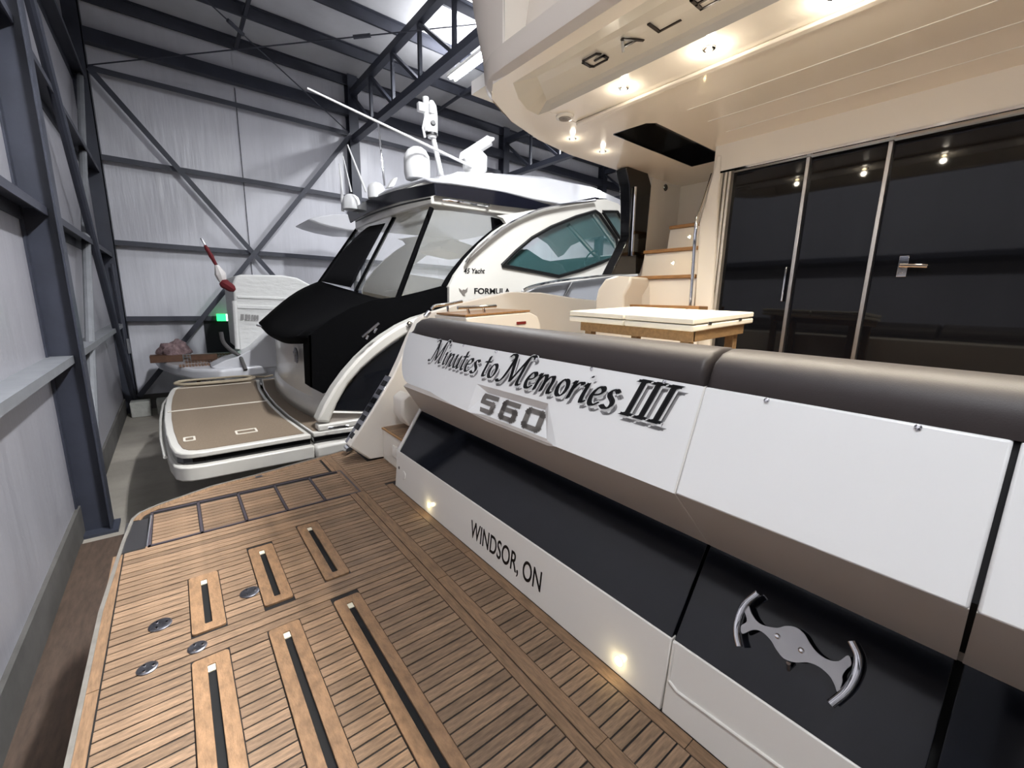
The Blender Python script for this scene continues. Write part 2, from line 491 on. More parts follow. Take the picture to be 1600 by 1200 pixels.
# plank field
PITCH = .0488; GAP = .0064
SLOTS = [(-.015, 2.07, 2.54), (.262, 2.085, 2.66), (.542, 2.11, 2.77), (-.022, .45, 1.9), (.247, .45, 1.905), (.525, .45, 1.925)]
FW = .062
meshes = {}
def plank_mesh(length, w=PITCH - GAP):
    key = (round(length, 3), round(w, 4))
    if key not in meshes:
        b = MB().box(0, length, 0, w, -.014, 0)
        me = bpy.data.meshes.new('plank'); me.from_pydata(b.v, [], b.f); me.materials.append(MATS['teak'])
        meshes[key] = me
    return meshes[key]
stuffb = MB()
def plank(x0, x1, y, parent, far=False):
    if x1 - x0 < .012: return
    if far:
        stuffb.box(x0, x1, y, y + PITCH - GAP, -.014, 0); return
    o = bpy.data.objects.new('plank', plank_mesh(x1 - x0)); COL.objects.link(o)
    o.parent = parent; o.location = Vector((x0, y, random.uniform(-.0012, .0008))) - wpos(parent)
def port_x(y):
    pts = [(-.33, 3.5), (-.29, 3.58), (-.2, 3.645), (.1, 3.785), (.41, 3.835), (1.06, 3.985), (1.24, 4.03)]
    if y <= pts[0][1]: return -.352
    for (xa, ya), (xb, yb) in zip(pts[:-1], pts[1:]):
        if ya <= y <= yb: return xa + (xb - xa) * (y - ya) / (yb - ya)
    return 1.3
k = -8
while True:
    y = k * PITCH + .012; k += 1
    if y > 4.0: break
    yc = y + PITCH / 2; far = yc < .62 or yc > 3.56
    if yc < 3.03 or yc > 3.555:
        xs = [-.352 if yc < 3.2 else port_x(y + PITCH) + .02]
        end = .899
        cuts = sorted((c - FW - .004, c + FW + .004) for c, ya, yb in SLOTS if ya - .02 < yc < yb + .02)
        for a, b2 in cuts:
            plank(xs[-1], a, y, plat, far); xs.append(b2)
        if xs[-1] < end: plank(xs[-1], end, y, plat, far)
    if yc < 3.07: plank(1.0145, 1.1825, y, plat, yc < .4)
    elif yc < 3.95: plank(max(1.0145, port_x(y + PITCH) + .02), 1.40 if yc < 3.62 else 1.24, y, plat, yc > 3.62)
so = stuffb.build('far_planks', 'teak', plat); so['kind'] = 'stuff'
# border boards along the aft edge and the hinge line
def board(x0, x1, y0, y1, parent=plat, m='teak_board', z=0.0):
    MB().box(x0, x1, y0 + .0015, y1 - .0015, -.014, z).build('border_board', m, parent)
for a, b2 in ((-.39, .8), (.8, 1.97), (1.97, 3.03)):
    board(-.399, -.358, a, b2)
for a, b2 in ((-.39, .62), (.62, 2.02), (2.02, 3.05)):
    board(.9025, .9435, a, b2, z=.002)
for a, b2 in ((3.56, 3.95),): board(.92, .98, a, b2)
for a, b2 in ((-.39, .7), (.7, 1.78), (1.78, 3.05), (3.05, 3.97)):
    board(.9495, 1.0105, a, b2, z=.002)
for a, b2 in ((-.39, .52), (.52, 1.9), (1.9, 3.05)):
    board(1.1865, 1.2385, a, b2)
pe = smooth_path([(x, y, 0) for x, y in ((-.352, 3.47), (-.335, 3.53), (-.3, 3.575), (-.2, 3.645), (.1, 3.785), (.41, 3.835), (.75, 3.915), (1.06, 3.985), (1.24, 4.03))], 3)
for a, b2 in ((0, 9), (9, 16), (16, len(pe) - 1)):
    rows = []
    for k in range(a, b2 + 1):
        d = (pe[min(k + 1, len(pe) - 1)] - pe[max(k - 1, 0)]).normalized(); n = Vector((d.y, -d.x, 0))
        rows.append([pe[k] + n * o + Vector((0, 0, z)) for o, z in ((0, -.01), (0, .0015), (.055, .0015), (.055, -.01))])
    MB().grid(rows, closed=True).build('border_board', 'teak_board', plat)
# slotted frames for the tender chocks
def ring_frame(cx, y0, y1):
    cy = (y0 + y1) / 2; hy = (y1 - y0) / 2
    o = rrect(cx, cy, FW, hy, .014, 4); i = rrect(cx, cy, .0135, hy - .05, .005, 4)
    b = MB(); n = len(o)
    b.add([(x, y, -.014) for x, y in o] + [(x, y, .007) for x, y in o] + [(x, y, .007) for x, y in i] + [(x, y, -.014) for x, y in i],
          [(r * n + q, r * n + (q + 1) % n, (r + 1) * n + (q + 1) % n, (r + 1) * n + q) for r in range(3) for q in range(n)])
    return b
for cx, y0, y1 in SLOTS:
    f = ring_frame(cx, y0, y1).build('slot_frame', 'teak_frame', plat, bevel=.002)
    MB().box(cx - .013, cx + .013, y0 + .05, y1 - .05, -.0045, -.0022).build('slot_shade', 'dark_slot', f)  # black plate stands in for the shade inside the open slot
    MB().box(cx - .0125, cx + .0125, y1 - .085, y1 - .051, -.0035, .002).build('slot_end', 'slot_cream', f)
# chrome deck discs
for cx, cy in ((-.185, 2.236), (.158, 2.246), (-.062, 1.988), (-.221, 1.979)):
    r = .042 if cy > 2.1 else .034
    o = MB().lathe((cx, cy, 0), [(r, -.002), (r, .004), (r * .86, .007), (r * .3, .006)], 28).build('deck_disc', 'disc_steel', plat, smooth=True)
    for a in range(3):
        MB().lathe((cx + math.cos(a * 2.09) * r * .55, cy + math.sin(a * 2.09) * r * .55, .006), [(.006, 0), (.005, .003)], 10).build('screw', 'chrome', o)
# locker lids by the port end of the platform
LX = [-.245, .005, .243, .483, .732, .98]
for a, b2 in zip(LX[:-1], LX[1:]):
    y = 3.062
    while y + PITCH < 3.54:
        o = bpy.data.objects.new('plank', plank_mesh(b2 - a - .022)); COL.objects.link(o)
        o.parent = plat; o.location = Vector((a + .011, y, .001)) - wpos(plat)
        y += PITCH
lt = MB()
for y in (3.04, 3.53): lt.box(-.25, .985, y, y + .016, -.012, .003)
for x in LX: lt.box(x - .007, x + .007, 3.04, 3.545, -.012, .003)
lt.build('locker_trim', 'locker_trim', plat)
MB().box(-.37, -.262, 3.045, 3.46, -.012, -.001).build('end_plate', 'satin_steel', plat)
MB().tube([(-.256, 3.03, .006), (-.248, 3.47, .006)], .006, 8).build('end_rail', 'chrome', plat)
MB().box(.39, .44, 3.775, 3.81, -.01, .003).build('deck_fitting', 'disc_steel', plat)
fit = MB().plate([at(536, 706, z=.02), at(548, 697, z=.02), at(553, 702, z=.02), at(541, 710, z=.02)], (0, 0, .05)).build('cleat_plate', 'chrome', plat, bevel=.004)

# ---- transom: three units along the beam
def cy_(y): return .13 * max(0, (y - 1.7) / 1.4) ** 2
PN = Vector((-.33, 0, .12)).normalized()
def pp(y, s, h=0.0):
    return Vector((1.178 + .12 * s + cy_(y), y, .866 + .33 * s)) + PN * h
UNITS = [(.6475, 3.05), (.005, .6425), (-1.3, -.005)]
def prism(prof, y0, y1, name, m, parent, n=1, off=0, **kw):
    rows = []
    for i in range(n + 1):
        y = y0 + (y1 - y0) * i / n
        rows.append([(x + (cy_(y) if off else 0), y, z) for x, z in prof])
    b = MB().grid(rows, closed=True)
    m_ = len(prof)
    b.f.append(tuple(range(m_))); b.f.append(tuple(reversed([len(b.v) - m_ + q for q in range(m_)])))
    return b.build(name, m, parent, **kw)
tr = []
for ui, (y0, y1) in enumerate(UNITS):
    # lower white skirt, smoked glass, soffit, upper panel
    sk = prism([(1.24, 0), (1.268, .285), (1.30, .285), (1.30, 0)], y0, min(y1, 3.0), 'transom_skirt', 'gelcoat', Y1, bevel=.004)
    gl = prism([(1.272, .282), (1.466, .585), (1.49, .57), (1.30, .265)], y0 + .003, min(y1, 2.97) - .003, 'transom_window', 'smoked_glass', Y1, bevel=.002)
    MB().plate([(1.464, y0, .582), (1.182, y0, .866), (1.182, min(y1, 2.66), .866), (1.464, min(y1, 2.97), .582)], (.028, 0, .016)).build('transom_soffit', 'soffit', Y1)
    tr.append((sk, gl))
# frame at the port end of the window
MB().plate([(1.25, 2.975, 0), (1.268, 2.975, .285), (1.47, 2.975, .6), (1.52, 2.975, .6), (1.52, 2.975, 0)], (0, .035, 0)).build('window_frame', 'gelcoat', Y1, bevel=.006)
prism([(1.302, .02), (1.302, .24), (1.5, .56), (1.9, .56), (1.9, .02)], -1.25, 2.96, 'transom_core', 'dark_slot', Y1)
MB().box(1.505, 1.95, -1.25, 3.0, .56, 1.16).build('bench_core', 'gelcoat_cream', Y1)
# upper panel of unit one with the badge recess
b = MB()
ysg = [1.86 + (3.06 - 1.86) * i / 24 for i in range(25)]
def smin(y):
    t = max(0, (y - 2.74) / .33)
    return .75 * (1 - math.sqrt(max(0, 1 - t * t)))
b.grid([[pp(y, smin(y) + (1 - smin(y)) * j / 6) for j in range(7)] for y in ysg])
lip = [pp(1.86, 0), pp(1.86, 1), pp(.6475, 1), pp(.6475, 0), pp(1.172, 0), pp(1.288, .46), pp(1.842, .445), pp(1.855, 0)]
tris = tessellate_polygon([lip]); b.add(lip, [tuple(t) for t in tris])
O = [pp(1.855, 0), pp(1.842, .445), pp(1.288, .46), pp(1.172, 0)]
I = [pp(1.70, -.03, -.012), pp(1.765, .36, -.03), pp(1.325, .37, -.03), pp(1.235, -.03, -.012)]
b.add(O + I, [(0, 1, 5, 4), (1, 2, 6, 5), (2, 3, 7, 6), (4, 5, 6, 7), (0, 4, 7, 3)])
up1 = b.build('transom_panel', 'gelcoat_panel', Y1)
MB().plate([pp(.6475, 0, -.001), pp(.6475, 1, -.001), pp(.6475, 1, -.02), pp(.6475, 0, -.02)], (0, .02, 0)).build('panel_edge', 'gelcoat_panel', up1)
prism([(1.24, .875), (1.355, 1.19), (1.5, 1.19), (1.5, .875)], .655, 2.95, 'panel_core', 'soffit', Y1, n=8, off=1)
for y0, y1 in UNITS[1:]:
    prism([(1.178, .866), (1.298, 1.196), (1.5, 1.196), (1.5, .875), (1.21, .866)], y0, y1, 'transom_panel', 'gelcoat_panel', Y1, bevel=.006)
# dark gap cores behind the seams
MB().plate([(1.4655, .6425, .582), (1.180, .6425, .866), (1.300, .6425, 1.196), (1.56, .6425, 1.196), (1.56, .6425, .59)], (0, .005, 0)).build('seam_gasket', 'gelcoat', Y1)
MB().plate([(1.48, -.005, .6), (1.2, -.005, .875), (1.32, -.005, 1.19), (1.56, -.005, 1.19), (1.56, -.005, .6)], (0, .01, 0)).build('seam_gasket', 'black_seal', Y1)
# bolster cushions
def bolster(y0, y1, port_end=False):
    prof = [(1.302, 1.196), (1.298, 1.235), (1.318, 1.275), (1.36, 1.302), (1.42, 1.313), (1.5, 1.308), (1.56, 1.285), (1.6, 1.24), (1.6, 1.19), (1.45, 1.185)]
    cx, cz = 1.45, 1.22
    rows = []
    ends = [0, .001, .003, .006, .01, .015, .02, .03, .05, .08, .12, .16, .2]
    ys_ = [y0 + e for e in ends] + [y0 + .2 + (y1 - y0 - .4) * q / 12 for q in range(1, 12)] + [y1 - e for e in reversed(ends)]
    for y in ys_:
        e = min(y - y0, y1 - y); r = .02
        if port_end and y1 - y < .2: e = y1 - y; r = .2
        sc = 1 if e >= r else math.sqrt(max(.0, 1 - (1 - e / r) ** 2)) * .3 + .7
        if port_end and r == .2: sc = 1 if e >= r else .55 + .45 * math.sqrt(max(0, 1 - (1 - e / r) ** 2))
        rows.append([(cx + (x - cx) * (1 if z < 1.2 else sc) + cy_(y), y, 1.19 + (z - 1.19) * sc) for x, z in prof])
    # extra rings near the ends
    bb = MB().grid(rows, closed=True)
    m_ = len(prof); bb.f.append(tuple(range(m_))); bb.f.append(tuple(reversed([len(bb.v) - m_ + q for q in range(m_)])))
    return bb.build('bolster_cushion', 'vinyl', Y1, smooth=True, angle=60)
bolster(.65, 3.04, True); bolster(-1.3, .642)
# snap studs under the bolster
for y in (2.44, 2.09, 1.756, 1.44, 1.109, .784, .461, .145):
    MB().lathe(pp(y, .978, 0), [(.0075, 0), (.007, .004), (.003, .006)], 12, PN).build('snap_stud', 'chrome', up1)
# gate outline moulding on the skirt of unit two
SN = Vector((-.285, 0, .028)).normalized()
def sp(y, z, h=0.0):
    return Vector((1.24 + .028 * z / .285, y, z)) + SN * h
MB().tube([sp(.636, .28, .0), sp(.634, .135, .001), sp(.60, .118, .001), sp(-.3, .16, .001)], .006, 8).build('gate_moulding', 'gelcoat', tr[1][0])
# courtesy lights and small fittings on the skirt
def courtesy(y, z):
    o = MB().lathe(sp(y, z, -.002), [(.02, 0), (.02, .005), (.016, .007)], 20, SN).build('courtesy_light', 'courtesy_lens', tr[0][0], smooth=True)
    l = bpy.data.lights.new('courtesy_glow', 'POINT'); l.energy = COURTESY_W; l.color = (1, .85, .5); l.shadow_soft_size = .015
    lo = bpy.data.objects.new('courtesy_glow', l); COL.objects.link(lo); lo.parent = Y1; lo.location = sp(y, z, .03) - wpos(Y1)
courtesy(2.44, .06); courtesy(.84, .056)
MB().lathe(sp(2.86, .13, -.002), [(.033, 0), (.033, .004), (.03, .006)], 24, SN).build('round_cap', 'gelcoat', tr[0][0])
MB().lathe(sp(2.95, .16, -.002), [(.012, 0), (.012, .003)], 14, SN).build('drain', 'black_seal', tr[0][0])
# ---- lettering
def strokes(paths, w, nib=None, hair=.018):
    """flat vinyl lettering: each path swept with a broad nib (or an even pen)"""
    q = []
    for path in paths:
        for a, c in zip(path[:-1], path[1:]):
            a = Vector((a[0], a[1])); c = Vector((c[0], c[1])); d = (c - a)
            if d.length < 1e-6: continue
            d.normalize(); pr = Vector((-d.y, d.x))
            if nib is not None:
                nv = nib * (w / 2)
                q.append([a - nv, a + nv, c + nv, c - nv])
                e = pr * hair; ex = d * hair * .4
                q.append([a - e - ex, a + e - ex, c + e + ex, c - e + ex])
            else:
                e = pr * (w / 2); ex = d * (w / 2)
                q.append([a - e - ex, a + e - ex, c + e + ex, c - e + ex])
    return q
def lettering(name, quads, mp, m, parent, label=None):
    b = MB()
    for q in quads: b.add([mp(p.x, p.y) for p in q], [(0, 1, 2, 3)])
    return b.build(name, m, parent, label=label)
def ell(cx, cy, rx, ry, n=14, a0=0, a1=360):
    return [(cx + rx * math.cos(math.radians(a0 + (a1 - a0) * i / n)), cy + ry * math.sin(math.radians(a0 + (a1 - a0) * i / n))) for i in range(n + 1)]
def sm(pts, n=5): return [(p.x, p.y) for p in smooth_path([(x, y, 0) for x, y in pts], n)]
G = {
 'M': (1.02, [sm([(.03, .9), (.1, .99), (.22, .99), (.27, .93)]), sm([(.27, .95), (.2, .5), (.08, .08), (-.06, -.03), (-.14, .03)]), [(.27, .97), (.44, .06)], [(.44, .06), (.8, .98)], sm([(.8, .98), (.76, .5), (.74, .1), (.8, .0), (.9, .07)]), sm([(.8, .98), (.9, 1.06), (1.0, 1.03), (1.02, .95)])]),
 'i': (.3, [sm([(.02, .5), (.1, .6), (.09, .2), (.13, .0), (.24, .08)]), [(.1, .82), (.14, .86)]]),
 'n': (.54, [sm([(.02, .52), (.09, .6), (.08, .3), (.07, .0)]), sm([(.08, .3), (.2, .54), (.33, .58), (.36, .4), (.34, .1), (.39, .0), (.48, .08)])]),
 'u': (.54, [sm([(.02, .52), (.09, .6), (.08, .2), (.14, .02), (.26, .06), (.36, .3)]), sm([(.37, .6), (.36, .2), (.39, .0), (.48, .08)])]),
 't': (.34, [sm([(.15, .86), (.13, .4), (.12, .12), (.18, .0), (.29, .08)]), [(-.01, .6), (.3, .63)]]),
 'e': (.42, [sm([(.06, .3), (.24, .36), (.33, .48), (.25, .6), (.12, .52), (.05, .28), (.09, .06), (.2, .0), (.35, .13)])]),
 's': (.4, [sm([(.33, .52), (.23, .6), (.11, .52), (.13, .4), (.28, .24), (.28, .08), (.16, .0), (.02, .08)])]),
 'o': (.48, [ell(.22, .3, .16, .29)]),
 'm': (.82, [sm([(.02, .52), (.09, .6), (.08, .3), (.07, .0)]), sm([(.08, .3), (.19, .54), (.3, .58), (.34, .4), (.33, .0)]), sm([(.34, .3), (.46, .54), (.58, .58), (.62, .4), (.6, .1), (.66, .0), (.75, .08)])]),
 'r': (.4, [sm([(.02, .52), (.09, .6), (.08, .3), (.07, .0)]), sm([(.08, .3), (.19, .53), (.3, .6), (.35, .53)])]),
 'I': (.36, [[(.13, .99), (.13, .01)], [(.0, 1), (.28, 1)], [(-.02, 0), (.26, 0)]]),
 ' ': (.26, []),
}
def script_quads(text, w, hair=.018):
    x = 0; q = []
    nib = Vector((math.cos(math.radians(32)), math.sin(math.radians(32)))).normalized()
    for ch in text:
        adv, paths = G[ch]
        k = 1.1 if ch == 'M' else 1.0
        sh = [[(x + px * k + .22 * py, py * k) for px, py in path] for path in paths]
        q += strokes(sh, w * (1.15 if ch == 'I' else 1), nib, hair if ch != 'I' else max(hair, .03))
        x += adv * k
    return q, x
def name_map(h, du=0, dv=0):
    def f(u, v):
        return pp(2.47 - 1.73 * ((u + du) / NAMEW), .58 + .37 * (v + dv), h)
    return f
quads, NAMEW = script_quads('Minutes to Memories III', .165, .024)
fat, _ = script_quads('Minutes to Memories III', .25, .075)
lettering('boat_name', quads, name_map(.0012, .095, -.15), 'grey_print', up1)
lettering('boat_name', fat, name_map(.0018, .01, -.02), 'white_print', up1)
lettering('boat_name', quads, name_map(.0024), 'black_print', up1, 'black script boat name with grey drop shadow')
# 560 badge digits
def box_digit(ch):
    if ch == '5': return [[(1, 1), (.06, 1), (.06, .56), (.86, .56), (.94, .46), (.94, .1), (.84, 0), (0, 0)]]
    if ch == '6': return [[(.95, 1), (.16, 1), (.06, .88), (.06, .1), (.16, 0), (.84, 0), (.94, .1), (.94, .46), (.86, .56), (.08, .56)]]
    return [[(.16, 1), (.84, 1), (.94, .88), (.94, .12), (.84, 0), (.16, 0), (.06, .12), (.06, .88), (.16, 1)]]
dq = []
for i, ch in enumerate('560'):
    dq += strokes([[(x * .92 + i * 1.52 + .08, y) for x, y in p] for p in box_digit(ch)], .3)
b = MB()
for q in dq:
    f = []
    for p in q:
        s_ = .1 + .215 * p.y
        f.append(pp(1.785 - .47 * p.x / 4.05, s_, -.012 - .018 * (s_ + .03) / .39 + .004))
    b.add(f, [(0, 1, 2, 3)])
b.build('model_number', 'badge_grey', up1, label='raised grey model number 560')
# port of registry in plain narrow capitals
def font_mesh(body, size=1.0, bold=.012):
    c = bpy.data.curves.new('port_name', 'FONT'); c.body = body; c.size = size; c.offset = bold
    o = bpy.data.objects.new('port_name', c); COL.objects.link(o)
    dg = bpy.context.evaluated_depsgraph_get(); dg.update()
    me = bpy.data.meshes.new_from_object(o.evaluated_get(dg))
    bpy.data.objects.remove(o); bpy.data.curves.remove(c)
    return me
me = font_mesh('WINDSOR, ON')
xs = [v.co.x for v in me.vertices]; zs = [v.co.y for v in me.vertices if True]
x0, x1 = min(xs), max(xs); capz = .72
for v in me.vertices:
    u = (v.co.x - x0) / (x1 - x0); w = v.co.y / capz
    v.co = sp(1.925 - .618 * u, .079 + .105 * w, .0015)
me.materials.clear(); me.materials.append(MATS['black_print'])
link('port_name', me, tr[0][0], label='black port of registry lettering')
# ---- chrome handle on the gate glass
gp0 = Vector((1.272, 0, .282)); gdir = Vector((.194, 0, .303)).normalized(); GN = Vector((-.303, 0, .194)).normalized()
HP = gp0 + GN * .045
def hp(px, py, dh=0): return atp(px, py, HP + GN * dh, GN)
hnd = Y1
pl_px = [(1162, 952), (1168, 944), (1175, 960), (1184, 972), (1196, 978), (1214, 981), (1228, 978), (1243, 980), (1256, 990), (1264, 1003), (1275, 1018), (1292, 1030), (1310, 1033), (1325, 1024), (1330, 1038), (1322, 1046), (1316, 1056), (1316, 1066), (1309, 1082), (1304, 1070), (1296, 1056), (1280, 1042), (1262, 1035), (1243, 1035), (1225, 1029), (1213, 1015), (1204, 1000), (1190, 987), (1176, 984), (1160, 990), (1158, 978), (1167, 970)]
MB().plate(smooth_path([hp(x, y) for x, y in pl_px + pl_px[:1]], 4)[:-1], GN * -.008).build('handle_plate', 'satin_steel', tr[1][1], label='satin steel handle plate')
hl = smooth_path([hp(1184, 927), hp(1163, 945), hp(1152, 972), hp(1151, 992), hp(1155, 1010)], 6)
hr = smooth_path([hp(1330, 1002), hp(1340, 1025), hp(1338, 1050), hp(1323, 1078), hp(1298, 1100)], 6)
for path in (hl, hr): MB().tube(path, .0105, 14).build('handle_grip', 'chrome', tr[1][1], smooth=True, label='curved chrome grip')
for px, py in ((1215, 994), (1252, 1016)):
    MB().lathe(hp(px, py), [(.008, -.003), (.008, .002), (.004, .005)], 14, GN).build('bolt', 'chrome', tr[1][1])
MB().tube([hp(1232, 1036, -.01), hp(1232, 1046, -.045)], .006, 8).build('stand_off', 'chrome', tr[1][1])
for a, c in (((1215, 994), -.008), ((1252, 1016), -.008)):
    MB().tube([hp(a[0], a[1], c), hp(a[0], a[1], -.045)], .009, 10).build('stand_off', 'chrome', tr[1][1])

# ---- port quarter: hull wing, steps, coaming
WY = 3.6
wing_px = [(546, 698), (577, 718), (612, 712), (700, 640), (950, 560), (940, 470), (900, 466), (845, 457), (800, 456), (760, 464), (720, 474), (690, 484), (668, 490), (655, 500), (640, 528), (626, 562), (612, 592), (580, 645)]
wo = [at(x, y, y=WY) for x, y in wing_px]
wing = MB().plate(wo, (0, .1, 0)).build('hull_wing', 'gelcoat_cream', Y1, bevel=.012)
# chrome louvre strip on the after edge of the wing
sa, sb2 = at(548, 697, y=WY + .02), at(613, 590, y=WY + .02)
d = (sb2 - sa)
aft = Vector((-d.z, 0, d.x)).normalized()
if aft.x > 0: aft = -aft
st = MB().plate([sa, sb2, sb2 + Vector((0, .13, 0)), sa + Vector((0, .13, 0))], aft * .012).build('louvre_strip', 'chrome', Y1, bevel=.003)
for k in range(7):
    t0 = .08 + k * .128; a = sa + d * t0 + aft * .0125; c = sa + d * (t0 + .075) + aft * .0125
    MB().plate([a + Vector((0, .025, 0)), c + Vector((0, .025, 0)), c + Vector((0, .105, 0)), a + Vector((0, .105, 0))], aft * .004).build('louvre_slot', 'black_gloss', st)
MB().tube(smooth_path([at(614, 590, y=WY + .05), at(628, 555, y=WY + .05), at(642, 524, y=WY + .05), at(657, 497, y=WY + .05)], 4), .012, 8).build('wing_trim', 'chrome', Y1, smooth=True)
# steps
stp = MB().box(1.385, 1.75, 3.09, 3.6, .0, .285).build('step', 'gelcoat_cream', Y1, bevel=.008)
MB().box(1.375, 1.75, 3.085, 3.595, .285, .302).build('step_teak', 'varnished_teak', stp, bevel=.004)
for k in range(8):
    MB().box(1.39, 1.74, 3.11 + k * .06, 3.165 + k * .06, .302, .306).build('plank', 'teak', stp)
MB().box(1.376, 1.386, 3.28, 3.36, .1, .2).build('step_light', 'gelcoat', stp, bevel=.003)
MB().box(1.75, 2.1, 3.09, 3.6, .0, .55).build('step', 'gelcoat_cream', Y1, bevel=.008)
MB().box(1.95, 4.3, -1.3, 3.6, .45, .55).build('cockpit_sole', 'teak_frame', Y1)
# moulded tub under the bench end
MB().plate([at(640, 615, y=3.3), at(668, 632, y=3.3), at(655, 655, y=3.3), at(640, 668, y=3.3), at(628, 650, y=3.3), at(628, 625, y=3.3)], (0, .2, 0)).build('coaming_moulding', 'gelcoat_cream', Y1, bevel=.02)
# coaming locker inside the cockpit, teak pad and handrails
lk = [at(735, 525, y=3.0), at(728, 496, y=3.0), at(800, 490, y=3.0), at(828, 488, y=3.0), at(840, 494, y=3.0), at(845, 508, y=3.0), at(846, 530, y=3.0)]
ck = MB().plate(lk, (0, .55, 0)).build('coaming_locker', 'gelcoat_cream', Y1, bevel=.01)
pad0 = [at(728, 495, y=3.0), at(828, 487, y=3.0)]
MB().plate([pad0[0], pad0[1], pad0[1] + Vector((0, .5, 0)), pad0[0] + Vector((0, .5, 0))], (0, 0, .015)).build('teak_pad', 'varnished_teak', ck)
MB().plate([at(808, 503, y=2.99), at(822, 502, y=2.99), at(822, 506, y=2.99), at(808, 507, y=2.99)], (0, .01, 0)).build('label_plate', 'label_red', ck)
def handrail(pts, feet, y, r=.014):
    o = MB().tube(smooth_path([at(px, py, y=y) for px, py in pts], 4), r, 12).build('handrail', 'chrome', Y1, smooth=True)
    for (ax, ay), (bx, by) in feet: MB().tube([at(ax, ay, y=y), at(bx, by, y=y)], r * .8, 10).build('rail_foot', 'chrome', o)
handrail([(674, 483), (680, 478), (700, 475), (722, 471)], [((699, 475), (700, 487))], 3.45)
handrail([(715, 481), (740, 480), (775, 478)], [((730, 480), (733, 491)), ((755, 480), (757, 490))], 3.1)
MB().tube([at(664, 495, y=3.5), at(671, 487, y=3.5)], .022, 10).build('rail_stub', 'chrome', Y1)

# ---- stair pod, stairs, doors
XD = 3.6
pod = [at(930, 560, x=3.3), at(930, 470, x=3.3), at(934, 452, x=3.3), at(945, 436, x=3.3), at(960, 431, x=3.3), at(987, 432, x=3.3), at(984, 445, x=3.3), at(974, 462, x=3.3), at(973, 560, x=3.3)]
MB().plate(pod, (.3, 0, 0)).build('stair_pod', 'gelcoat_cream', Y1, bevel=.02)
TR = [((974, 476), (1085, 478), 3.42), ((985, 432), (1080, 430), 3.58), ((1010, 392), (1092, 385), 3.76), ((1050, 356), (1094, 345), 3.95)]
for i, (pa, pb, x) in enumerate(TR):
    a = at(*pa, x=x); c = at(*pb, x=x); zt = (a.z + c.z) / 2
    f = MB().plate([(x - .02, a.y + .02, zt - .028), (x - .02, c.y - .05, zt - .028), (x + .35, c.y - .05, zt - .028), (x + .35, a.y + .05, zt - .028)], (0, 0, .03)).build('stair_tread', 'varnished_teak', Y1, bevel=.004)
    MB().plate([(x + .005, a.y + .05, zt - .4), (x + .005, c.y - .05, zt - .4), (x + .005, c.y - .05, zt - .03), (x + .005, a.y + .02, zt - .03)], (.02, 0, 0)).build('stair_riser', 'gelcoat_cream', Y1)
    if i in (1, 2):
        q = at(*((1050, 411) if i == 1 else (1076, 370)), x=x + .16 - .17)
        MB().lathe((x + .004, q.y, q.z), [(.016, 0), (.012, .006)], 3, (-1, 0, 0)).build('step_light', 'spot_lens', Y1)
# stair side wall with a black glossy post, and the far wall of the stair well
MB().box(3.92, 5.2, 2.72, 2.8, .55, 2.75).build('stair_wall', 'gelcoat_cream', Y1)
MB().box(4.45, 4.5, 1.8, 2.75, .55, 3.4).build('stair_wall', 'gelcoat_cream', Y1)
MB().lathe(at(1040, 293, y=2.715), [(.035, 0), (.03, .006), (.018, .002)], 20, (0, -1, 0)).build('speaker_port', 'black_gloss', Y1)
post = [at(x, y, y=2.68) for x, y in ((978, 262), (990, 256), (1012, 268), (1018, 290), (1013, 345), (1008, 400), (1000, 428), (955, 429), (972, 395), (984, 370), (985, 320), (984, 290))]
MB().plate(post, (0, .12, 0)).build('deck_post', 'black_gloss', Y1, bevel=.008, label='glossy black deck post')
MB().tube([at(993, 292, y=2.665), at(987, 400, y=2.665)], .014, 10).build('post_rail', 'chrome', Y1, smooth=True)
MB().tube(smooth_path([at(1078, 484, y=1.94), at(1083, 420, y=1.94), at(1088, 352, y=1.94), at(1100, 312, y=1.94), at(1113, 272, y=1.94)], 4), .014, 12).build('stair_handrail', 'chrome', Y1, smooth=True)
